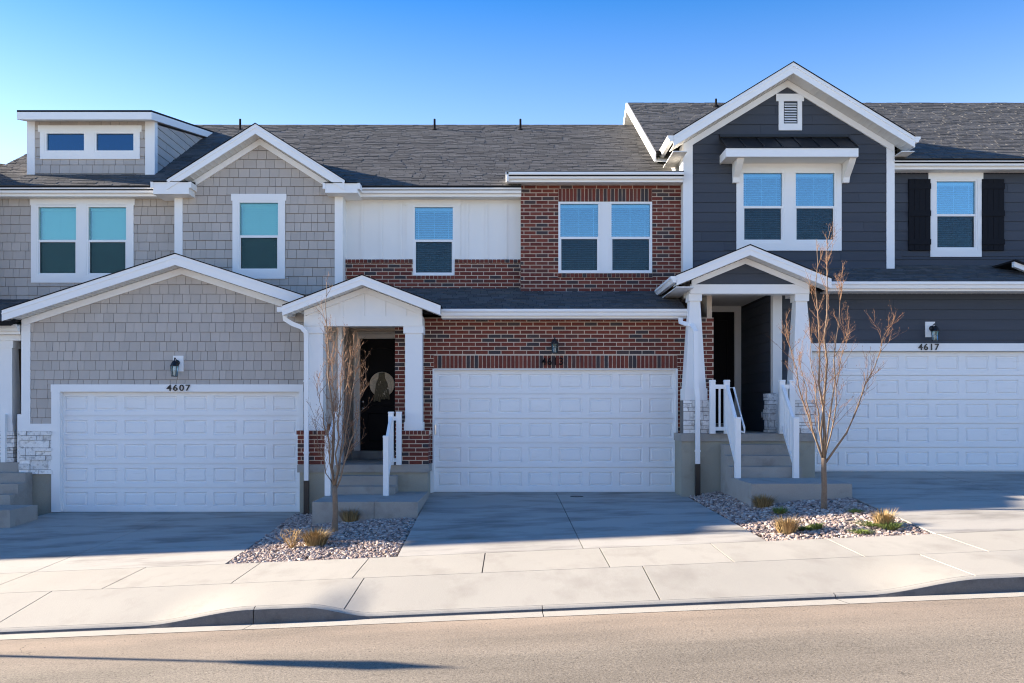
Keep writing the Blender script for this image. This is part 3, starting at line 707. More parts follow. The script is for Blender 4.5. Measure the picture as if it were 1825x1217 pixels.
# lower roof strips and own porch at the left picture edge
shingled(H1, 'lower_roof', [(-13.2, -.35, 3.42), (X(20, -.3), -.35, 3.42), (X(20, -.3), 1.4, 4.06), (-13.2, 1.4, 4.06)], seed=31)
eave(H1, -13.2, xL - .05, -.10, Z(578, -.05), .5)
part('porch_beam', 'white_col', H1, (-12.6, xL - .1, .15, .40, Z(607, .2), Z(592, .2)))
part('porch_ceiling', 'soffit', H1, (-12.6, xL, .4, 2.3, Z(597, .2), Z(593, .2)))
cy = .2; cx0, cx1 = X(-16, cy), X(24, cy); zl = .60
m = MB(); m.frustum(cx0, cx1, cy - .05, cy + .30, Z(755, cy), cx0 + .06, cx1 - .03, cy, cy + .25, Z(620, cy)).box(cx0 + .03, cx1, cy - .02, cy + .27, Z(620, cy), Z(607, cy)).box(cx0 - .02, cx1 + .02, cy - .07, cy + .32, Z(768, cy), Z(755, cy))
m.build('column', 'white_col', H1)
stone_pier(H1, cx0, cx1 + .02, cy - .08, cy + .32, zl, Z(768, cy), 'stone_pier', 'FR')
part('landing', 'step', H1, (-12.6, xL - .02, .02, 2.3, -1.0, zl))
for k, zz in ((1, .40), (2, .21), (3, .015)): part('stair_step', 'step', H1, (-12.0, -9.66, .02 - .28 * k, .018 - .28 * (k - 1), -1.0, zz))
part('stair_pad', 'step', H1, (-12.0, -9.13, -1.8, -.822, -1.0, -.175))
for p_ in (2.5, 32.5): part('newel_post', 'white', H1, (X(p_, -.02) - .045, X(p_, -.02) + .045, .03, .12, zl, zl + .97))
part('entry_wall', 'shake_back', H1, (-12.6, xL, 2.3, 2.45, -.7, 3.3))
# upper storey
yu = 1.4; yg = 1.1
h1 = (X(66, yu), X(140, yu), Z(492, yu), Z(366, yu)); h2 = (X(155, yu), X(229, yu), Z(492, yu), Z(366, yu))
u1 = wall(H1, 'upper_wall', 'shake_back', -11.35, X(318, yu), 3.6, Z(345, yu), yu, .12, [h1, h2])
shake_wall(H1, u1, [(-11.35, 3.6), (X(318, yu), 3.6), (X(318, yu), Z(346, yu)), (-11.35, Z(346, yu))], [(X(60, yu), X(235, yu), Z(500, yu), Z(351, yu))], yu, 3, .03)
window(H1, 66, 140, 366, 492, yu, open_=.12, glass_='glass_teal'); window(H1, 155, 229, 366, 492, yu, open_=.12, glass_='glass_teal')
trim(H1, [(55, 241, 350.5, 365.5), (56.5, 66, 365.5, 492), (140, 155, 365.5, 492), (229, 239, 365.5, 492), (56.5, 239, 492, 504)], yu, .035)
xa, za = X(455, .7), Z(221, .7); pit = .632; gl, gr_ = X(313, yg), X(610, yg)
gz = lambda x: za - pit * abs(x - xa) - .22
hw = (X(424, yg), X(499.5, yg), Z(484, yg), Z(358, yg))
u2 = wall(H1, 'gable_wall', 'shake_back', gl, gr_, 3.6, gz(gr_), yg, .3, [hw], [(gl, gz(gr_)), (gr_, gz(gr_)), (xa, gz(xa))])
shake_wall(H1, u2, [(gl, 3.6), (gr_, 3.6), (gr_, gz(gr_)), (xa, gz(xa)), (gl, gz(gl))], [(X(415, yg), X(509, yg), Z(496, yg), Z(346, yg))], yg, 2, .05)
window(H1, 424, 499.5, 358, 484, yg, open_=.12, glass_='glass_teal')
trim(H1, [(412.5, 511, 346, 358), (415, 424, 358, 484), (499.5, 508.5, 358, 484), (415, 508.5, 484, 497)], yg, .035)
gable(H1, xa, za, X(297, .7), X(614, .7), pit, .7, yg, 3.7, .20, X(330, yg), X(592, yg), .12)
for a, b, yy0, yy1 in ((268, 340, 320, 345), (575, 641, 322, 343)):
    zz0, zz1 = Z(yy1, .7), Z(yy0 + 4, .7); xx0, xx1 = X(a, .7), X(b, .7)
    part('eave_return', 'white', H1, (xx0 + .05, xx1 - .05, .72, 1.45, zz0, zz1))
    part('return_gutter', 'white', H1, (xx0, xx0 + .05, .70, 1.3, zz1 - .12, zz1 + .005)); part('return_gutter', 'white', H1, (xx1 - .05, xx1, .70, 1.3, zz1 - .12, zz1 + .005))
    m = MB(); m.loft([(xx0 + .02, .69, zz1 + .004), (xx1 - .02, .69, zz1 + .004), (xx1 - .02, 1.4, zz1 + .004), (xx0 + .02, 1.4, zz1 + .004)], [(xx0 + .02, .69, zz1 + .014), (xx1 - .02, .69, zz1 + .014), (xx1 - .02, 1.4, zz1 + .13), (xx0 + .02, 1.4, zz1 + .13)]); m.build('return_roof', 'roof_deck', H1)
part('corner_board', 'white', H1, (gl - .015, X(326, yg), yg - .03, yg + .3, 3.6, Z(345, yg)))
part('corner_board', 'white', H1, (X(597, yg), gr_ + .015, yg - .03, yg + .36, 3.6, Z(343, yg)))
eave(H1, -11.6, X(275, 1.0), 1.0, Z(331.5, 1.0), yu)
ze, zr, yr = 6.42, 9.41, 6.44; p55 = (zr - ze) / (yr - 1.0)
shingled(H1, 'main_roof', [(-11.6, .98, ze), (-3.68, .98, ze), (-3.68, yr, zr), (-11.6, yr, zr)], seed=11, cut=[(X(300, 1.3), 0, 1.42)])
shingled(H1, 'back_roof', [(-3.68, 12, ze), (-11.6, 12, ze), (-11.6, yr, zr), (-3.68, yr, zr)], shingles=False)
m = MB(); m.prismX([(1.7, 3.5), (1.7, 6.3), (yr, zr - .25), (11.4, 6.3), (11.4, 3.5)], -11.35, -3.7); m.prismX([(2.9, -.7), (2.9, 3.5), (11.4, 3.5), (11.4, -.7)], -11.35, -3.7); m.build('side_wall', 'shake', H1)
m = MB(); m.prismX([(1.0, ze - .02), (yr, zr - .02), (yr, zr - .24), (1.0, ze - .24)], -11.63, -11.6); m.build('rake_fascia', 'white', H1)
pipe_vent(H1, 428, 212, 236, 5.9)
# shed dormer
yd = 1.8; dx0, dx1 = X(50, yd), X(275, yd); dzb, dzt = 6.6, Z(207, yd)
fr_ = [(80.5, 154), (169, 242)]
dh = [(X(a, yd), X(b, yd), Z(272, yd), Z(235, yd)) for a, b in fr_]
dw = wall(H1, 'dormer_wall', 'shake_back', dx0, dx1, dzb, dzt, yd, .12, dh)
shake_wall(H1, dw, [(X(63, yd), dzb), (X(260, yd), dzb), (X(260, yd), dzt), (X(63, yd), dzt)], [(X(72, yd), X(250, yd), Z(283, yd), Z(224, yd))], yd, 4, .1)
for a, b in fr_: window(H1, a, b, 235, 272, yd, double=False)
trim(H1, [(69, 253, 224, 235.5), (72.5, 80.5, 235.5, 272), (154, 169, 235.5, 272), (242, 250, 235.5, 272), (72.5, 250, 272, 284)], yd, .035)
part('corner_board', 'white', H1, (dx0 - .01, X(63, yd), yd - .03, yd + .1, dzb, dzt)); part('corner_board', 'white', H1, (X(259.5, yd), dx1 + .02, yd - .03, yd + .14, dzb, dzt))
rl, rr_ = X(30, 1.4), X(270, 1.4); z0d, z1d = Z(197, 1.4), 9.0
ds = lambda y: z0d + (z1d - z0d) * (y - 1.4) / 4.39
for xs, fr in (((dx1 - .1, dx1), None), ((dx0, dx0 + .1), None)):
    m = MB(); m.prismX([(yd + .12, dzb), (yd + .12, ds(yd) - .22), (5.6, ds(5.6) - .22)], *xs); sdw = m.build('dormer_side', 'shake_back', H1)
    if xs[1] == dx1:
        frd = Frame((dx1, 0, 0), (0, 1, 0), (0, 0, 1), (1, 0, 0)); rnd = random.Random(5)
        ps_ = cells([(yd + .14, dzb), (5.6, ds(5.6) - .22), (yd + .14, ds(yd) - .22)], [], .192, lambda k: 2.4, lambda k: rnd.uniform(0, 2), .005)
        pieces(H1, sdw, 'side_plank', 'shake', frd, ps_, .022, 'wedge', .1, 300, 0)
m = MB(); q = [(rl, 1.4, ds(1.4)), (rr_, 1.4, ds(1.4)), (rr_, 5.8, ds(5.8)), (rl, 5.8, ds(5.8))]; m.loft([(x, y, z - .03) for x, y, z in q], [(x, y, z + .012) for x, y, z in q]); m.build('dormer_roof', 'roof_deck', H1)
part('dormer_fascia', 'white', H1, (rl, rr_, 1.4, 1.43, ds(1.4) - .19, ds(1.4) - .03))
for a, b in ((rr_ - .03, rr_), (rl, rl + .03)):
    m = MB(); m.prismX([(1.432, ds(1.432) - .03), (5.8, ds(5.8) - .03), (5.8, ds(5.8) - .19), (1.432, ds(1.432) - .19)], a, b); m.build('dormer_fascia', 'white', H1)
m = MB(); m.prismX([(1.43, ds(1.43) - .17), (5.8, ds(5.8) - .17), (5.8, ds(5.8) - .19), (1.43, ds(1.43) - .19)], rl + .03, rr_ - .03); m.build('soffit', 'soffit', H1)

# ================================================================= house 4613 (middle, red brick)
H2 = thing('townhouse', 'red brick townhouse numbered 4613 with white board-and-batten panel and porch gable', 'townhouse', (.3, .1, 0), 'townhouses in the row')
yg = 0.0; bx0, bx1 = X(704, 0), 4.08
oh = (X(771, 0), X(1208, 0), -1, Z(657, 0)); zsold = Z(633, 0)
lowL, lowR = Z(826, 0), Z(771, 0)
bw = wall(H2, 'brick_wall', 'mortar', bx0, bx1, lowL, Z(566, 0), 0, .14, [oh, (X(1208, 0), 5, -1, lowR)])
sold = (X(773, 0), X(1207, 0), Z(656.5, 0), zsold)
brick_wall(H2, bw, [(bx0, lowL), (bx1, lowL), (bx1, Z(567, 0)), (bx0, Z(567, 0))], [oh, sold, (X(1208, 0), 5, -1, lowR)], 0, 0)
brick_row(H2, bw, sold[0], sold[1], sold[2], sold[3], 0, 0, .0815)
part('lintel', 'white', H2, (X(771, 0), X(1208, 0), -.012, .14, Z(658.5, 0), Z(657, 0) - .001))
part('door_casing', 'white', H2, (X(771, 0), X(773.5, 0), -.012, .14, -.003, Z(658.5, 0)), (X(1204.5, 0), X(1208, 0), -.012, .14, -.003, Z(658.5, 0)))
part('door_casing', 'white', H2, (X(763, 0), X(770.8, 0), -.02, .1, -.02, lowL), (X(1208.3, 0), X(1213, 0), -.02, .1, -.02, lowR))
garage_door(H2, 773.5, 1204.5, 658.5, 876.5, .10)
part('foundation', 'foundation', H2, (X(1213, 0), bx1, -.04, .3, -.5, lowR - .002)); part('foundation', 'foundation', H2, (bx0, X(763, 0), -.03, .3, -.5, lowL - .002))
number(H2, '4613', 964, 1005, 637, 650.5, -.03, 'pipe')
lantern(988, 600, 629.5, 0, 'black wall lantern on red brick above the 4613 garage door')
part('garage_side', 'mortar', H2, (bx0 + .005, bx0 + .12, .14, 1.95, 0, 3.4))
frs = Frame((bx0 + .005, 0, 0), (0, -1, 0), (0, 0, 1), (-1, 0, 0))
# lower roof, its eave
zE = Z(551.5, -.35)
shingled(H2, 'lower_roof', [(-3.6, -.36, zE), (X(1224, -.35), -.36, zE), (X(1224, -.35), 1.45, zE + .667), (-3.6, 1.45, zE + .667)], seed=21)
eave(H2, X(786, -.47), X(1225, -.47), -.47, zE, 0, .175)
# upper storey: board and batten with brick wainscot
yu = 1.45; sx0, sx1 = -3.64, X(930, yu)
hs_ = (X(736, yu), X(810.5, yu), Z(491, yu), Z(366, yu))
bb = wall(H2, 'batten_wall', 'batten', sx0, sx1, Z(463, yu), Z(346, yu), yu, .12, [hs_])
for p in (645, 679.6, 714, 832.5, 867, 901.5): part('batten', 'batten', bb, (X(p - 2.1, yu), X(p + 2.1, yu), yu - .02, yu, Z(462, yu), Z(356, yu)))
part('frieze_board', 'batten', H2, (sx0, sx1, yu - .024, yu, Z(356, yu), Z(347, yu)))
trim(H2, [(722, 822.5, 350, 365.8), (725, 736, 365.8, 462), (810.5, 820, 365.8, 462)], yu, .03, 'window_trim', 'batten')
window(H2, 736, 810.5, 366, 491, yu, open_=1.12)
wb = wall(H2, 'brick_wall', 'mortar', sx0, sx1, Z(518, yu), Z(463, yu), yu - .04, .16, [hs_])
brick_wall(H2, wb, [(sx0, Z(518, yu)), (sx1, Z(518, yu)), (sx1, Z(469.5, yu)), (sx0, Z(469.5, yu))], [hs_, (hs_[0], hs_[1], Z(498, yu), Z(490, yu))], yu - .04, 2)
brick_row(H2, wb, sx0, hs_[0], Z(469.5, yu), Z(462.5, yu), yu - .055, 2, .09); brick_row(H2, wb, hs_[1], sx1, Z(469.5, yu), Z(462.5, yu), yu - .055, 2, .09)
brick_row(H2, wb, hs_[0], hs_[1], Z(498, yu), Z(491.5, yu), yu - .055, 2, .09)
part('flashing', 'white', H2, (sx0, sx1, yu - .07, yu, Z(519.5, yu - .05), Z(516.5, yu - .05)))
eave(H2, X(636, 1.0), X(929, 1.0), 1.0, Z(332, 1.0), yu)
shingled(H2, 'main_roof', [(-3.68, .98, ze), (3.6, .98, ze), (3.6, yr, zr), (-3.68, yr, zr)], seed=12, cut=[(X(929, 1.0), 5, 1.66)])
shingled(H2, 'back_roof', [(3.6, 12, ze), (-3.68, 12, ze), (-3.68, yr, zr), (3.6, yr, zr)], shingles=False)
m = MB(); m.prismX([(1.75, 3.4), (1.75, 6.25), (yr, zr - .25), (11.4, 6.3), (11.4, 3.4)], -3.68, 3.6); m.prismX([(2.9, -.4), (2.9, 3.4), (11.4, 3.4), (11.4, -.4)], -3.68, 3.6); m.build('side_wall', 'mortar', H2)
# brick bay with paired windows
yb_ = 1.15; kx0, kx1 = X(928, yb_), X(1219, yb_)
ha = (X(995, yb_), X(1162, yb_), Z(487, yb_), Z(360, yb_))
kb = wall(H2, 'brick_bay', 'mortar', kx0, kx1, Z(521, yb_), Z(319, yb_), yb_, .5, [ha])
sd = (X(995, yb_), X(1162, yb_), Z(359.5, yb_), Z(336, yb_)); sl_ = (X(994, yb_), X(1163, yb_), Z(495, yb_), Z(487, yb_))
brick_wall(H2, kb, [(kx0, Z(520, yb_)), (kx1, Z(520, yb_)), (kx1, Z(321, yb_)), (kx0, Z(321, yb_))], [ha, sd, sl_], yb_, 1)
brick_row(H2, kb, sd[0], sd[1], sd[2], sd[3], yb_, 1); brick_row(H2, kb, sl_[0], sl_[1], sl_[2], sl_[3], yb_ - .02, 1, .09)
window(H2, 995, 1069.5, 360, 487, yb_, open_=1.12); window(H2, 1086, 1162, 360, 487, yb_, open_=1.12)
part('mullion', 'white', H2, (X(1069.5, yb_), X(1086, yb_), yb_ - .015, yb_ + .1, ha[2], ha[3]))
part('flashing', 'white', H2, (kx0 - .03, kx1, yb_ - .035, yb_, Z(523, yb_), Z(519.8, yb_)))
eave(H2, X(901, .72), X(1219, .72), .72, Z(306, .72), yb_, .185)
zk = Z(306, .72); m = MB()
shingled(H2, 'bay_roof', [(X(903, .72), .72, zk + .01), (X(1219, .72), .72, zk + .01), (X(1219, .72), 2.1, zk + .32), (X(903, .72), 2.1, zk + .32)], seed=14)
m = MB(); m.prismX([(.72, zk - .19), (.72, zk + .005), (2.1, zk + .31), (2.1, zk - .19)], X(903, .72), X(903, .72) + .04); m.build('bay_cheek', 'white', H2)
for p in (774.5, 927.5): pipe_vent(H2, p, 212, 235, 5.9)
# porch gable, columns, piers
xa, za = X(645, -1.0), Z(491, -1.0); pit = .385; fy = -.62
gable(H2, xa, za, X(503, -1.0), X(785, -1.0), pit, -1.0, fy, 1.3, .175, X(543, fy), X(752, fy), .10, 'batten')
gzp = lambda x: za - pit * abs(x - xa) - .175
a, b = X(543, fy), X(752, fy); zbm = Z(563, fy)
m = MB(); m.prismY([(a, zbm), (b, zbm), (b, gzp(b)), (xa, gzp(xa)), (a, gzp(a))], fy, fy + .1); gp = m.build('porch_gable', 'batten', H2)
for p in (571, 609, 647, 684.5, 722):
    xx = X(p, fy); part('batten', 'batten', gp, (xx - .03, xx + .03, fy - .02, fy, zbm, gzp(xx) - .08))
part('porch_beam', 'batten', H2, (a - .01, b + .01, fy - .03, fy + .25, Z(581, fy), zbm), (a, a + .25, fy + .25, .05, Z(581, fy), zbm), (b - .25, b, fy + .25, 0, Z(581, fy), zbm))
part('porch_ceiling', 'soffit', H2, (a + .25, b - .25, fy + .25, 1.93, zbm - .03, zbm)); 
for a, b in ((543.5, 577), (720, 753.5)):
    x0, x1 = X(a, fy), X(b, fy); m = MB()
    m.box(x0 - .012, x1 + .012, fy - .015, fy + .36, Z(594, fy), Z(581.2, fy)).box(x0 + .02, x1 - .02, fy + .015, fy + .33, Z(752, fy), Z(594, fy)).box(x0, x1, fy - .008, fy + .35, Z(767, fy), Z(752, fy)); m.build('column', 'white_col', H2)
zl = Z(828, -.67)
brick_pier(H2, X(532, fy), X(579, fy), fy - .03, fy + .42, zl, Z(767, fy), 1); brick_pier(H2, X(712, fy), X(763, fy), fy - .03, fy + .42, zl, Z(767, fy), 1)
x0, x1 = X(530, -.68), X(764.5, -.68)
part('landing', 'step', H2, (x0, x1, -.70, 0, zl - .15, zl), (-3.5, bx0, 0, 1.93, zl - .15, zl)); part('foundation', 'foundation', H2, (x0 + .04, x1 - .03, -.66, 0, -.6, zl - .152))
for k, zz in ((1, .394), (2, .214)): part('stair_step', 'step', H2, (-3.42, -2.19, -.70 - .30 * k, -.702 - .30 * (k - 1), -.3, zz))
part('stair_pad', 'step', H2, (-3.42, -2.36, -2.75, -1.303, -.5, .067), (-2.353, -1.61, -2.75, -.66, -.5, .067))
railing('white stair railing left of the 4613 steps, nearest the tan house', -3.40, -.78, -1.5, zl, .067, None, False, 6)
railing('white stair railing right of the 4613 steps, beside the brick pier', -2.32, -.78, -1.5, zl, .067, -2.17, False, 6)
# entry
yd = 1.93; zd0, zd1 = Z(802, yd), Z(603.5, yd); ex0, ex1 = X(642, yd), X(642, yd) + .95
part('entry_wall', 'batten', H2, (-3.5, ex0 - .14, yd, yd + .12, 0, 3.5), (ex1 + .14, bx0 + .2, yd, yd + .12, 0, 3.5), (ex0 - .14, ex1 + .14, yd, yd + .12, zd1 + .11, 3.5))
part('side_entry_wall', 'shake', H2, (-3.6, -3.5, 0.05, yd, 0, 3.4))
part('pilaster', 'white_col', H2, (-3.5, -3.42, .02, .26, zl, 3.35))
part('door_frame', 'batten', H2, (ex0 - .14, ex0, yd - .04, yd + .1, zl, zd1 + .11), (ex1, ex1 + .14, yd - .04, yd + .1, zl, zd1 + .11), (ex0, ex1, yd - .04, yd + .1, zd1, zd1 + .11), (-3.3, bx0, yd - .055, yd - .041, zd1 + .14, zd1 + .17))
part('threshold', 'step', H2, (ex0 - .2, ex1 + .14, yd - .24, yd - .041, zl, zd0 - .01))
dr = part('door', 'blackdoor', H2, (ex0, ex1, yd + .02, yd + .06, zd0, zd1))
m = MB()
def moulding(m, pts, r=.014): m.tube(pts, r, 6)
cxm = (ex0 + ex1) / 2; hwid = .29; y_ = yd + .018
zz0, zz1 = zd0 + .98, zd1 - .30
arc = [(cxm + hwid * math.cos(t), y_, zz1 + .10 * math.sin(t)) for t in [math.pi * i / 12 for i in range(13)]]
moulding(m, [(cxm - hwid, y_, zz0), (cxm + hwid, y_, zz0)] + arc + [(cxm - hwid, y_, zz0)]); moulding(m, [(cxm - hwid, y_, zd0 + .2), (cxm + hwid, y_, zd0 + .2), (cxm + hwid, y_, zd0 + .82), (cxm - hwid, y_, zd0 + .82), (cxm - hwid, y_, zd0 + .2)])
m.build('panel_moulding', 'blackdoor', dr)
for dz in (.93, 1.07):
    m = MB(); m.lathe((ex0 + .07, yd + .02, zd0 + dz), [(.032, 0), (.032, .012), (.014, .02), (.014, .04), (.030, .05), (.028, .075), (.006, .082)], 12, 'Y'); m.build('knob' if dz < 1 else 'deadbolt', 'chrome', dr, smooth=True)
wr = thing('wreath', 'round woven door wreath with patterned ribbon on the black front door', 'wreath', (X(681, yd), yd, Z(712, yd)))
m = MB(); rnd = random.Random(2); c = Vector((X(681, yd), yd - .01, Z(685, yd)))
for k in range(70):
    a0 = rnd.uniform(0, 6.28); rr = rnd.uniform(.04, .27); pts = [c + Vector((rr * math.cos(a0 + t * .5), -.012 - rnd.uniform(0, .025), rr * math.sin(a0 + t * .5))) for t in range(7)]; m.tube(pts, .012, 5)
m.lathe(c, [(.28, 0), (.275, .012), (.2, .018), (.0, .02)], 28, 'Y'); m.build('woven_disc', 'wreath', wr)
m = MB()
for k in range(7):
    xo = (k - 3) * .028; L = .42 + .12 * rnd.random(); pts = [c + Vector((xo * (.5 + .5 * t / 4) * (1.7 if t > 1 else 1), -.055 - .012 * math.sin(t * 1.7 + k), .26 - L * 1.25 * t / 5)) for t in range(6)]
    for p, q in zip(pts, pts[1:]): m.loft([p + Vector((-.022, 0, 0)), p + Vector((.022, .006, 0)), p + Vector((.022, .010, 0)), p + Vector((-.022, .004, 0))], [q + Vector((-.022, 0, 0)), q + Vector((.022, .006, 0)), q + Vector((.022, .010, 0)), q + Vector((-.022, .004, 0))])
m.build('ribbon', 'ribbon', wr)
# downspouts
zg = Z(556, -.9); part('gutter', 'white', H2, (X(495, -.9), X(507, -.9), -.97, 1.2, Z(556, -.9), Z(548, -.9)))
xd = X(547, -.72)
downspout(H2, [(X(507, -.8), -.78, Z(558, -.8)), (X(508, -.8), -.78, Z(569, -.8)), (X(521, -.8), -.78, Z(577, -.8)), (X(537, -.8), -.78, Z(583, -.8)), (X(545, -.8), -.78, Z(592, -.8)), (xd, -.76, Z(604, -.75)), (xd, -.76, Z(859, -.75))], Z(859, -.75), -.36)
xd = X(1242, -.84)
downspout(H2, [(X(1213, -.45), -.42, Z(566, -.45)), (X(1214, -.5), -.46, Z(574, -.5)), (X(1222, -.55), -.55, Z(577, -.55)), (X(1233, -.7), -.72, Z(579, -.7)), (X(1239, -.8), -.84, Z(590, -.8)), (X(1240, -.84), -.88, Z(690, -.84)), (xd, -.91, Z(712, -.84)), (xd, -.91, Z(828, -.84))], Z(829, -.84), 0.0)

# ================================================================= house 4617 (right, dark grey lap siding)
H3 = thing('townhouse', 'dark grey lap-sided townhouse numbered 4617 with a black metal window awning', 'townhouse', (7.6, .1, .41), 'townhouses in the row')
yg = .1; zt = Z(626, yg); zb0 = Z(840, yg); gx0, gx1 = X(1380, yg), 16.0
hole = (X(1436, yg), 11.2, -1, Z(612, yg))
gw = wall(H3, 'garage_wall', 'siding_back', gx0, gx1, .3, Z(517, yg), yg, .12, [hole])
plank_wall(H3, gw, [(X(1393, yg), .6), (gx1, .6), (gx1, Z(518, yg)), (X(1393, yg), Z(518, yg))], [hole], yg, 0)
part('corner_board', 'white_col', H3, (gx0 - .035, X(1393, yg), yg - .03, yg + .14, 1.19, Z(518, yg)))
trim(H3, [(1434, 2100, 612, 626), (1436, 1446, 626, 840)], yg, .04, 'door_casing')
garage_door(H3, 1447, 1447 + 427, 626.5, 840, .18)
number(H3, '4617', 1635, 1674.5, 612.5, 624, yg - .04)
lantern(1659, 576, 607.5, yg, 'black wall lantern over the 4617 garage, on a white block among dark siding', (1648, 1665, 573.5, 601))
zE = Z(503, -.35)
shingled(H3, 'lower_roof', [(X(1440, -.35), -.36, zE), (16.5, -.36, zE), (16.5, 1.3, zE + .60), (X(1440, -.35), 1.3, zE + .60)], seed=41)
eave(H3, X(1478, -.47), 16.5, -.47, zE, yg, .175)
# porch
fy = -.72; xa, za = X(1337, -1.1), Z(437.5, -1.1); pit = .41
gable(H3, xa, za, X(1206, -1.1), X(1482, -1.1), pit, -1.1, fy, 1.2, .18, X(1232, fy), X(1440, fy), .10, 'white')
gzp = lambda x: za - pit * abs(x - xa) - .18
a, b = X(1231, fy), X(1441, fy); zbm = Z(507, fy)
m = MB(); m.prismY([(a, zbm), (b, zbm), (b, max(zbm + .01, gzp(b))), (xa, gzp(xa)), (a, max(zbm + .01, gzp(a)))], fy, fy + .1); gp = m.build('porch_gable', 'siding_back', H3)
plank_wall(H3, gp, [(a, zbm), (b, zbm), (b, zbm + .02), (xa, gzp(xa)), (a, zbm + .02)], [], fy, 1)
part('porch_beam', 'white', H3, (a - .01, b + .01, fy - .03, fy + .25, Z(523.5, fy), zbm), (a, a + .22, fy + .25, 0, Z(523.5, fy), zbm), (b - .22, b, fy + .25, yg, Z(523.5, fy), zbm))
part('porch_ceiling', 'soffit', H3, (a + .22, b - .22, fy + .25, 2.7, zbm - .03, zbm))
gutterY(H3, X(1206, -1.1) + .01, -1.1, .9, Z(492, -1.1), -1)
part('soffit', 'soffit', H3, (X(1206, -1.1), a, -1.07, .8, Z(512, -1.1), Z(510, -1.1)))
zl = Z(772.5, -.8)
for (t0, t1, b0, b1, s0, s1) in ((1229, 1250, 1221.5, 1258, 1217, 1262), (1418.5, 1441, 1412.5, 1451, 1410, 1455)):
    T0, T1, B0, B1 = X(t0, fy), X(t1, fy), X(b0, fy), X(b1, fy); m = MB()
    m.frustum(B0, B1, fy - .02, fy + .40, Z(692, fy), T0 + .015, T1 - .015, fy + .04, fy + .30, Z(536, fy)).box(T0 - .012, T1 + .012, fy, fy + .34, Z(536, fy), Z(523.7, fy)).box(B0 - .02, B1 + .02, fy - .045, fy + .42, Z(713, fy), Z(692, fy)); m.build('column', 'white_col', H3)
    stone_pier(H3, X(s0, fy) + .02, X(s1, fy) - .02, fy - .05, fy + .42, zl, Z(713, fy), 'stone_pier', 'FLR' if s0 > 1400 else 'FR')
stone_pier(H3, X(1369, .1), X(1381, .1), .0, .3, zl, Z(701, .1), 'stone_veneer', 'FL')
x0, x1 = X(1213, -.8), X(1455, -.8)
part('landing', 'step', H3, (x0, x1, -.84, -.045, zl - .15, zl), (bx1 + .002, gx0, -.045, 2.7, zl - .15, zl)); part('foundation', 'foundation', H3, (x0 + .02, x1 - .03, -.80, -.045, -.3, zl - .152))
for k, zz in ((1, .995), (2, .80), (3, .606)): part('stair_step', 'step', H3, (4.03, 5.32, -.84 - .29 * k, -.842 - .29 * (k - 1), -.2, zz))
part('stair_pad', 'step', H3, (4.03, 5.72, -3.14, -1.712, -.3, .411))
railing('white stair railing with a grab rail, left of the 4617 steps', 4.13, -.93, -1.78, zl, .411, 3.86, True, 7)
railing('white stair railing right of the 4617 steps, beside the bare tree', 5.19, -.93, -1.78, zl, .411, 5.38, False, 7)
# entry of 4617
yd = 2.7; zd0, zd1 = zl + .16, Z(556, yd); ex1 = X(1308.5, yd); ex0 = ex1 - .95
part('entry_wall', 'siding', H3, (bx1, ex0 - .14, yd, yd + .12, .4, 4.2), (ex1 + .14, gx0 + .1, yd, yd + .12, .4, 4.2), (ex0 - .14, ex1 + .14, yd, yd + .12, zd1 + .17, 4.2))
part('door_frame', 'white_col', H3, (ex0 - .14, ex0, yd - .04, yd + .1, zl, zd1 + .17), (ex1, ex1 + .15, yd - .04, yd + .1, zl, zd1 + .17), (ex0, ex1, yd - .04, yd + .1, zd1, zd1 + .17))
dr = part('door', 'blackdoor', H3, (ex0, ex1, yd + .02, yd + .06, zl + .16, zd1)); part('threshold', 'step', H3, (ex0 - .14, ex1 + .14, yd - .2, yd - .041, zl, zl + .15))
m = MB(); m.tube([(ex0 + .16, yd + .018, zd0 + .9), (ex1 - .16, yd + .018, zd0 + .9), (ex1 - .16, yd + .018, zd1 - .2), (ex0 + .16, yd + .018, zd1 - .2), (ex0 + .16, yd + .018, zd0 + .9)], .014, 6); m.build('panel_moulding', 'blackdoor', dr)
sw_ = part('side_entry_wall', 'siding_back', H3, (gx0, gx0 + .1, yg + .14, yd, .4, 4.2))
plank_wall(H3, sw_, [(-yd, .6), (-yg - .15, .6), (-yg - .15, 4.0), (-yd, 4.0)], [], 9, 0, Frame((gx0, 0, 0), (0, -1, 0), (0, 0, 1), (-1, 0, 0)))
part('outlet_cover', 'white', H3, (gx0 - .03, gx0 - .02, .9, .98, 1.5, 1.62))
part('brick_return', 'mortar', H3, (bx1 - .1, bx1 - .002, .14, 2.7, .4, 4.0))
# upper storey
yu, yw = .95, 1.35
xa, za = X(1414, .5), Z(111.5, .5); pit = .611; gl, gr_ = X(1218, yu), X(1592, yu)
gz = lambda x: za - pit * abs(x - xa) - .22
ha = (X(1321, yu), X(1397, yu), Z(432.5, yu), Z(305, yu)); hb = (X(1414, yu), X(1490, yu), Z(432.5, yu), Z(305, yu))
u1 = wall(H3, 'gable_wall', 'siding_back', gl, gr_, 4.2, gz(gr_), yu, .4, [ha, hb], [(gl, gz(gr_)), (gr_, gz(gr_)), (xa, gz(xa))])
plank_wall(H3, u1, [(X(1234, yu), 4.2), (X(1579, yu), 4.2), (X(1579, yu), gz(X(1579, yu))), (xa, gz(xa)), (X(1234, yu), gz(X(1234, yu)))], [(X(1313, yu), X(1498, yu), Z(446, yu), Z(285, yu))], yu, 0)
gable(H3, xa, za, X(1200, .5), X(1631, .5), pit, .5, yu, 4.6, .215, gl, gr_, .13)
part('corner_board', 'white', H3, (gl - .015, X(1234, yu), yu - .035, yu + .4, 4.0, gz(gl) + .02)); part('corner_board', 'white', H3, (X(1579, yu), gr_ + .015, yu - .035, yu + .4, Z(479, yu), gz(gr_) + .02))
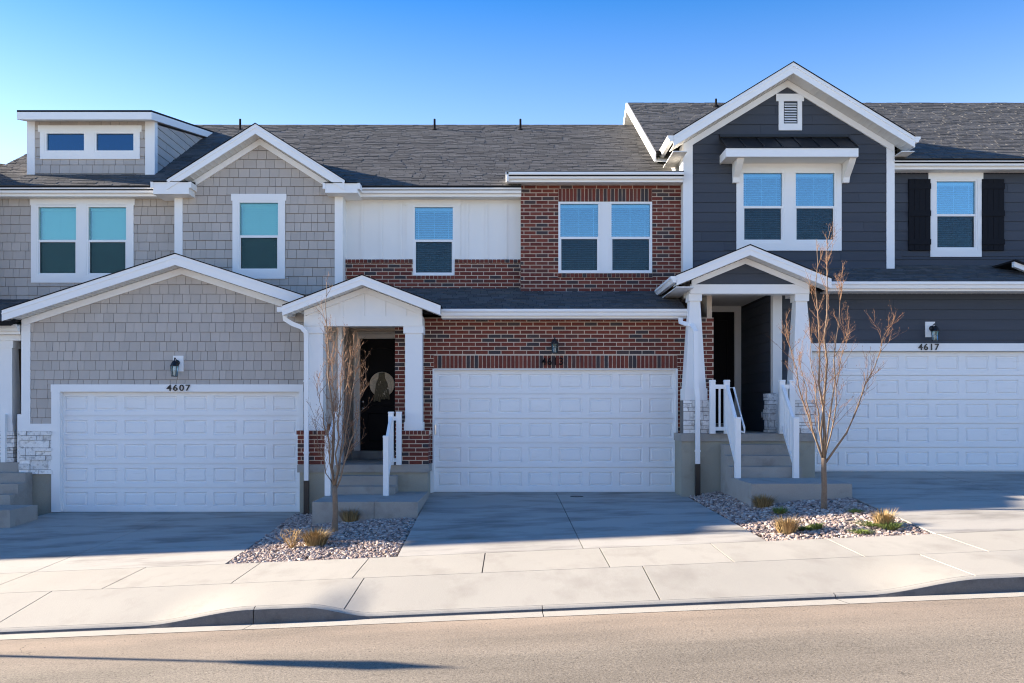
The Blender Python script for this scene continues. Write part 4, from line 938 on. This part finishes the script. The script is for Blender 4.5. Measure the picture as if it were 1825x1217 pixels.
gutterY(H3, X(1200, .5) + .005, .5, 1.75, Z(243, .5) + .02, -1); gutterY(H3, X(1631, .5) - .005, .5, 1.6, Z(245, .5) + .02, 1)
zs = Z(268, .5); part('soffit', 'soffit', H3, (X(1200, .5), gl, .53, 1.8, zs - .02, zs)); part('soffit', 'soffit', H3, (gr_, X(1631, .5), .53, 1.6, zs - .02, zs))
window(H3, 1321, 1397, 305, 432.5, yu, open_=1.12); window(H3, 1414, 1490, 305, 432.5, yu, open_=1.12)
trim(H3, [(1312, 1499, 288, 305), (1312, 1321, 305, 432.5), (1397, 1414, 305, 432.5), (1490, 1499, 305, 432.5), (1312, 1499, 432.5, 447)], yu, .035)
# louvre vent
trim(H3, [(1382.5, 1432, 168, 181), (1387, 1396, 181, 233), (1420.5, 1428.5, 181, 233), (1396, 1420.5, 221, 233)], yu, .04, 'vent_trim')
lv = part('louvre_vent', 'siding_back', H3, (X(1396, yu), X(1420.5, yu), yu - .012, yu, Z(221, yu), Z(181, yu)))
for i in range(8):
    z = Z(217.5 - i * 4.55, yu); m = MB(); xx0, xx1 = X(1397.5, yu), X(1419, yu)
    m.loft([(xx0, yu - .042, z - .018), (xx1, yu - .042, z - .018), (xx1, yu - .014, z + .016), (xx0, yu - .014, z + .016)], [(xx0, yu - .038, z - .012), (xx1, yu - .038, z - .012), (xx1, yu - .012, z + .022), (xx0, yu - .012, z + .022)]); m.build('slat', 'white', lv)
# metal awning on brackets
ya = .35; ax0, ax1 = X(1294, ya), X(1530, ya); zf0, zf1 = Z(279, ya), Z(264, ya)
aw = part('awning', 'white', H3, (ax0, ax1, ya, ya + .03, zf0, zf1), (ax0, ax0 + .03, ya + .03, yu, zf0, zf1), (ax1 - .03, ax1, ya + .03, yu, zf0, zf1))
part('awning_soffit', 'soffit', aw, (ax0 + .03, ax1 - .03, ya + .03, yu, zf0 + .01, zf0 + .03))
zr1 = Z(247, yu); q = [(ax0 - .01, ya - .02, zf1 + .003), (ax1 + .01, ya - .02, zf1 + .003), (ax1 + .01, yu, zr1), (ax0 - .01, yu, zr1)]
m = MB(); m.loft(q, [(x, y, z + .015) for x, y, z in q]); m.build('metal_roof', 'awning', aw)
for i in range(8):
    xx = ax0 + .01 + (ax1 - ax0 - .02) * i / 7; m = MB(); e = .012
    m.loft([(xx - e, ya - .02, zf1 + .018), (xx + e, ya - .02, zf1 + .018), (xx + e, yu, zr1 + .015), (xx - e, yu, zr1 + .015)], [(xx - e, ya - .02, zf1 + .045), (xx + e, ya - .02, zf1 + .045), (xx + e, yu, zr1 + .045), (xx - e, yu, zr1 + .045)]); m.build('seam', 'awning', aw)
part('ridge_flashing', 'awning', aw, (ax0 - .01, ax1 + .01, yu - .07, yu - .001, zr1 + .02, zr1 + .075))
for a, b in ((1304.5, 1316), (1500, 1511)):
    xx0, xx1 = X(a, yu), X(b, yu); z1_, z0_ = zf0 + .01, Z(327, yu); m = MB()
    m.prismX([(yu - .02, z0_), (yu - .09, z0_), (yu - .12, z0_ + .1), (ya + .2, z1_ - .1), (ya + .12, z1_ - .02), (ya + .12, z1_), (yu - .02, z1_)], xx0, xx1); m.build('bracket', 'white', H3)
# recessed wall with shuttered window
hs_ = (X(1665, yw), X(1741, yw), Z(446, yw), Z(320, yw))
u2 = wall(H3, 'upper_wall', 'siding_back', X(1590, yw), 16.5, 4.2, Z(297, yw), yw, .12, [hs_])
plank_wall(H3, u2, [(X(1590, yw), 4.5), (16.5, 4.5), (16.5, Z(298, yw)), (X(1590, yw), Z(298, yw))], [(X(1658, yw), X(1747, yw), Z(457, yw), Z(309, yw))], yw, 1)
window(H3, 1665, 1741, 320, 446, yw, open_=1.12)
trim(H3, [(1653.5, 1751, 308, 320), (1657, 1665, 320, 446), (1741, 1748, 320, 446), (1657, 1748, 446, 458)], yw, .04)
for a, b in ((1618, 1656.5), (1748.5, 1787.5)):
    xx0, xx1 = X(a, yw), X(b, yw); z0_, z1_ = Z(447, yw), Z(320, yw)
    sh = part('shutter', 'shutter', H3, (xx0, xx1, yw - .05, yw - .022, z0_, z1_))
    for i in range(4): u = (xx1 - xx0) / 4; part('board', 'shutter', sh, (xx0 + i * u + .004, xx0 + (i + 1) * u - .004, yw - .058, yw - .05, z0_ + .002, z1_ - .002))
    for f in (.08, .48, .86): part('crossbar', 'shutter', sh, (xx0 - .004, xx1 + .004, yw - .075, yw - .058, z0_ + (z1_ - z0_) * f, z0_ + (z1_ - z0_) * f + .12))
z3e = Z(283, .9); eave(H3, X(1593, .9), 16.5, .9, z3e, yw)
y3r = 6.4; z3r = z3e + .55 * (y3r - .9)
shingled(H3, 'main_roof', [(3.15, .88, z3e), (16.5, .88, z3e), (16.5, y3r, z3r), (3.15, y3r, z3r)], seed=13, cut=[(3.0, X(1593, .95), 1.5)])
shingled(H3, 'back_roof', [(16.5, 12, z3e), (3.15, 12, z3e), (3.15, y3r, z3r), (16.5, y3r, z3r)], shingles=False)
m = MB(); m.prismX([(1.45, z3e + .29), (y3r, z3r - .0), (12, z3e - .02), (12, z3e - .22), (y3r, z3r - .22), (1.45, z3e + .09)], 3.11, 3.15); m.build('rake_fascia', 'white', H3)
m = MB(); m.prismX([(1.5, z3e + .12), (y3r, z3r - .2), (12, z3e - .2), (12, z3e - .22), (y3r, z3r - .22), (1.5, z3e + .10)], 3.15, 3.62); m.build('soffit', 'soffit', H3)
m = MB(); m.prismX([(1.7, 4.2), (1.7, z3e + .2), (y3r, z3r - .25), (11.4, z3e), (11.4, 4.2)], 3.62, 16.4); m.prismX([(3.0, .2), (3.0, 4.2), (11.4, 4.2), (11.4, .2)], 4.1, 16.4); m.build('side_wall', 'white_col', H3)
pipe_vent(H3, 1276, 176, 192, 5.9)
# start of the next porch gable at the right picture edge
m = MB(); e0 = X(1808, .2); m.prismY([(e0, Z(466, .2)), (e0 + 1.2, Z(466, .2) - .45), (e0 + 1.2, Z(466, .2) - .60), (e0, Z(475, .2))], .2, .3); m.build('porch_rake', 'white', H3)
m = MB(); m.prismY([(e0, Z(462.5, .2)), (e0 + 1.2, Z(462.5, .2) - .45), (e0 + 1.2, Z(466, .2) - .449), (e0, Z(465.7, .2))], .15, 1.3); m.build('porch_rake_roof', 'roof_deck', H3)
flush()

# ================================================================= street trees, grasses, shrubs
def tree(base, stems, label, seed, split, top_r=.30, trunk_r=.045):
    rnd = random.Random(seed); b = Vector(base); t = thing('young_tree', label, 'tree', base, 'bare young street trees')
    m = MB(); pts = [b + Vector((0, 0, -.05))] + [b + Vector((rnd.uniform(-.01, .01), rnd.uniform(-.01, .01), split * f)) for f in (.15, .4, .7, 1)]
    m.tube(pts, [trunk_r * 1.25, trunk_r * 1.1, trunk_r, trunk_r * .95, trunk_r * .9], 10); m.build('trunk', 'bark', t, smooth=True)
    fork = pts[-1]; tw = MB()
    def twig(p, d, L, r, depth):
        n = 5; q = [p]; dd = d.copy()
        for i in range(n):
            dd = (dd + Vector((rnd.uniform(-.3, .3), rnd.uniform(-.3, .3), rnd.uniform(-.06, .2)))).normalized(); q.append(q[-1] + dd * L / n)
        tw.tube(q, [r * (1 - .75 * i / n) for i in range(n + 1)], 4 if depth < 2 else 3)
        if depth < 3:
            for k in range(rnd.randint(3, 5) if depth < 2 else rnd.randint(1, 3)):
                f = rnd.uniform(.25, .95); i = min(n - 1, int(f * n)); pp = q[i].lerp(q[i + 1], f * n - i)
                ax = Vector((rnd.uniform(-1, 1), rnd.uniform(-1, 1), rnd.uniform(-.2, .3))).normalized(); nd = (dd * .85 + ax * .55).normalized()
                twig(pp, nd, L * rnd.uniform(.3, .55), r * .5, depth + 1)
        elif rnd.random() < .5:
            e = q[-1]; tw.tube([e, e + Vector((rnd.uniform(-.01, .01), 0, .02))], [.004, .001], 3)
    for (ex, ey, ez, r) in stems:
        end = b + Vector((ex, ey, ez)); n = 9; q = []; fork = pts[-1] + Vector((0, 0, 0)) if rnd.random() < .5 else pts[-1] + (pts[-1] - pts[-2]) * -rnd.uniform(0, .5)
        for i in range(n + 1):
            f = i / n; g = f ** .8; s = fork.lerp(end, f); s.x = fork.x + (end.x - fork.x) * g + rnd.uniform(-.035, .035) * (f > 0); s.y = fork.y + (end.y - fork.y) * g + rnd.uniform(-.015, .015) * (f > 0); q.append(s)
        lm = MB(); r *= .72; lm.tube(q, [r * (1 - .85 * i / n) for i in range(n + 1)], 7); lm.build('limb', 'bark', t, smooth=True)
        L = (end - fork).length
        for k in range(int(7 + L * 4.5)):
            f = rnd.uniform(.22, 1); i = min(n - 1, int(f * n)); pp = q[i].lerp(q[i + 1], f * n - i); dd = (q[i + 1] - q[i]).normalized()
            a = rnd.uniform(0, 6.28); nd = (dd + Vector((math.cos(a), math.sin(a), 0)) * rnd.uniform(.3, .6)).normalized()
            twig(pp, nd, rnd.uniform(.2, .6) * (1.15 - .5 * f), min(r * .32, .0052), 1)
    tw.build('twigs', 'twig', t, kind='stuff')
    return t
tree(tuple(on_bed(597, 948)), [(-.15, .1, 4.0, .032), (.12, -.05, 3.0, .024), (.33, .1, 2.9, .026), (.52, -.1, 2.45, .022), (-.25, -.1, 2.5, .02), (-.42, .15, 2.0, .016), (.25, .2, 3.1, .02), (-.05, .2, 3.2, .018)],
     'bare young tree in gravel in front of the brick house porch, slimmer trunk', 11, .75)
tree(tuple(on_bed(1468, 908)), [(.10, .1, 4.25, .036), (-.12, .0, 4.3, .03), (1.05, -.1, 3.0, .026), (-.58, .1, 2.95, .024), (-.45, -.1, 2.5, .02), (.42, .15, 2.9, .02), (.25, -.15, 3.6, .024), (-.2, .15, 2.9, .02)],
     'bare young tree with sunlit coppery twigs in front of the dark grey house', 23, .82)
def tuft(px, py, Y, h, r, mat, label, n=130, seed=1, zoff=0.0, cat='grass', name='ornamental_grass', group='clumps of dry ornamental grass', flat=.35):
    rnd = random.Random(seed); c = on_bed(px, py) + Vector((0, 0, zoff)); m = MB(); h *= 1.12; r *= 1.12; n = int(n * 1.7)
    for i in range(n):
        a = rnd.uniform(0, 6.28); k = rnd.random() ** .5; p = c + Vector((r * .45 * k * math.cos(a), r * .45 * k * math.sin(a), -.02)); L = h * rnd.uniform(.6, 1.05)
        o = Vector((math.cos(a), math.sin(a), 0)) * (k * r * rnd.uniform(.3, 1.1)); s = Vector((-math.sin(a), math.cos(a), 0)) * .0055
        q1 = p + o * .4 + Vector((0, 0, L * .6)); q2 = p + o + Vector((0, 0, L * (1 - flat * rnd.random())))
        rv = rnd.random(); bs = len(m.v); m.v += [tuple(p - s), tuple(p + s), tuple(q1 + s * .8), tuple(q1 - s * .8), tuple(q2)]; m.f += [[bs, bs + 1, bs + 2, bs + 3], [bs + 3, bs + 2, bs + 4]]; m.r += [rv, rv]
    o = m.build(name, mat, None, recalc=False); o['label'] = label; o['category'] = cat; o['group'] = group
tuft(625, 931, -3.1, .30, .22, 'drygrass', 'brown grass clump against the concrete pad of 4613', 260, 1)
tuft(563, 973, -4.75, .30, .26, 'drygrass', 'brown grass clump beside the pale twiggy shrub', 320, 2)
tuft(1360, 905, -3.35, .24, .22, 'drygrass', 'brown grass clump at the corner of the 4617 concrete pad', 240, 3, flat=.15)
tuft(1402, 951, -5.35, .28, .22, 'straw', 'straw-coloured sunlit grass clump nearest the middle driveway', 260, 4)
tuft(1575, 938, -4.9, .27, .2, 'straw', 'straw-coloured sunlit grass clump nearest the right driveway', 220, 5)
for i, (px, py, Y, s, lb) in enumerate(((1436, 946, -5.1, .12, 'small green weed right of the left straw clump'), (1455, 945, -5.1, .08, 'tiny green weed between the straw clumps'), (1552, 938, -4.9, .2, 'green weed patch at the left foot of the right straw clump'), (1585, 944, -5.1, .16, 'green weed patch in front of the right straw clump'), (1535, 952, -5.6, .13, 'low green weed close to the sidewalk edge'), (1390, 917, -4.2, .1, 'low green weed behind the left straw clump'), (1525, 915, -4.1, .1, 'low green weed in gravel right of the bare tree'))):
    tuft(px, py, Y, .07 + .05 * (i % 2), s * 1.5, 'weed', lb, 120, 40 + i, .03, 'weed', 'green_weed', 'green weeds in the gravel', .8)
rnd = random.Random(8); m = MB(); c = on_bed(520, 979)
st = thing('dry_shrub', 'small leafless pale twiggy shrub at the bed edge beside the left driveway', 'shrub', tuple(c))
for i in range(22):
    p = c.copy(); d = Vector((rnd.uniform(-.8, .8), rnd.uniform(-.6, .6), 1)).normalized(); q = [p]
    for k in range(6): d = (d + Vector((rnd.uniform(-.4, .4), rnd.uniform(-.4, .4), rnd.uniform(-.1, .2)))).normalized(); q.append(q[-1] + d * .055)
    m.tube(q, [.006 * (1 - .12 * k) for k in range(7)], 4)
    for k in (2, 3, 4, 5): e = Vector((rnd.uniform(-1, 1), rnd.uniform(-1, 1), .5)).normalized(); m.tube([q[k], q[k] + e * .09], [.004, .0015], 3)
m.build('twigs', 'straw', st)
# flat cleanout cover in the middle driveway
m = MB(); zz = -.003 + (zb_(1.3) + .003) * (.75 / 6.3); m.lathe((X(1028, -.62), -.62, 0), [(.13, zz - .02), (.13, zz + .006), (.118, zz + .009)], 24); o = m.build('cleanout_cover', 'blackmetal', None)
o['label'] = 'small dark round cover set in the driveway before the 4613 garage'; o['category'] = 'cover'

# ================================================================= beyond the left picture edge: the rest of the row, an added shadow-casting bay and a street lamp
def neighbour(x0, x1, zeave, zbase, label, wallmat):
    t = thing('townhouse', label, 'townhouse', ((x0 + x1) / 2, 1, zbase), 'townhouses in the row')
    part('wall', wallmat, t, (x0 + .15, x1 - .15, .8, 11, zbase - .5, zeave - .12))
    m = MB(); m.prismX([(.40, zeave - .1), (.40, zeave), (6, zeave + 1.0), (11.4, zeave), (11.4, zeave - .1), (6, zeave + .9)], x0, x1); m.build('roof', 'shingle', t)
    n = 2 if x1 - x0 > 6 else 1
    for r in range(2):
        for k in range(n + 1):
            xc = x0 + (x1 - x0) * (k + .75) / (n + 1.5); zc = zbase + 3.4 + r * 2.4
            if zc + 1.2 > zeave: continue
            f = part('window', 'white', t, (xc - .5, xc + .5, .76, .8, zc - .8, zc + .8)); part('pane', 'glass_blue', f, (xc - .42, xc + .42, .745, .757, zc - .72, zc + .72))
    part('garage_door', 'door_white', t, ((x0 + x1) / 2 - 1.2, (x0 + x1) / 2 + 2.2 * (n - 1) + 1.2, .75, .8, zbase, zbase + 2.3))
neighbour(-19.8, -12.75, 7.1, -.85, 'beige townhouse just past the left edge of the row in view', 'beige')
part('added_shadow_bay', 'shake', H1, (-12.7, -11.3, .55, 1.38, -.9, 6.95))  # unseen block added to the tan house; closes a gap in the driveway shadow
m = MB(); m.prismX([(.40, 7.0), (.40, 7.1), (1.45, 7.3), (1.45, 7.2)], -12.74, -11.27); m.build('added_shadow_bay_roof', 'shingle', H1)  # cap of the added block; its eave extends the driveway shadow edge
neighbour(-24.7, -19.85, 8.1, -1.1, 'tall narrow dark townhouse second past the left edge of the row', 'siding')
neighbour(-30.3, -24.75, 7.2, -1.3, 'tan townhouse third past the left edge of the row', 'shake')
neighbour(-44, -34.5, 8.8, -1.7, 'tall beige townhouse farthest to the left of the row', 'beige')
lx, ly, lz = -11.2, -8.4, zf_(-11.2) - .05
lp = thing('street_lamp', 'black post-top street lamp on the parking strip left of the picture', 'street lamp', (lx, ly, lz))
m = MB(); m.lathe((lx, ly, 0), [(.09, lz - .1), (.09, lz + .3), (.05, lz + .45), (.035, lz + 3.45)], 12); m.build('post', 'blackmetal', lp)
m = MB(); m.lathe((lx, ly, 0), [(.05, lz + 3.45), (.10, lz + 3.60), (.14, lz + 3.95)], 12); m.build('lantern_glass', 'bulb', lp)
m = MB(); m.lathe((lx, ly, 0), [(.16, lz + 3.95), (.15, lz + 4.0), (.07, lz + 4.14), (.012, lz + 4.28)], 12); m.build('lantern_cap', 'blackmetal', lp)

# ================================================================= houses across the street, behind the camera: they send sunlight back and show in the glass
def across(x0, x1, y, zb, h, mat, label):
    t = thing('house', label, 'house', ((x0 + x1) / 2, y, zb), 'houses across the street')
    part('wall', mat, t, (x0, x1, y - 9, y, zb - 1, zb + h))
    m = MB(); xm = (x0 + x1) / 2; hh = .38 * (x1 - x0) / 2
    m.prismY([(x0, zb + h), (x1, zb + h), (xm, zb + h + hh)], y - 8.9, y - .02); m.build('gable', mat, t)
    for sgn, xe in ((-1, x0 - .5), (1, x1 + .5)):
        ze_ = zb + h - .19; m = MB(); q = [(xe, y + .5, ze_), (xm, y + .5, zb + h + hh + .02), (xm, y - 9.5, zb + h + hh + .02), (xe, y - 9.5, ze_)]; m.loft(q, [(a_, b_, c_ + .15) for a_, b_, c_ in q]); m.build('roof', 'shingle', t)
    for r in range(2):
        for k in range(3):
            xc = x0 + (x1 - x0) * (k + .5) / 3; zc = zb + 1.6 + r * 3.0
            f = part('window', 'white', t, (xc - .7, xc + .7, y, y + .05, zc - .8, zc + .8)); part('pane', 'glass_blue', f, (xc - .6, xc + .6, y + .052, y + .06, zc - .7, zc + .7))
across(-27, -15, -33, -.9, 6.2, 'beige', 'beige gabled house across the street, farthest to the left')
across(-12, -1, -34, -.4, 6.2, 'batten', 'white gabled house across the street, second from the left')
across(2.5, 13.5, -33, .2, 6.4, 'beige', 'beige gabled house across the street, second from the right')
across(17, 29, -34, .8, 6.2, 'batten', 'white gabled house across the street, farthest to the right')
fsw = grid('far_sidewalk', 'walk', -60, 60, -21.5, -18.62, lambda x, y: -.33 + SL * x, 30, 1, kind='structure', thick=.4)
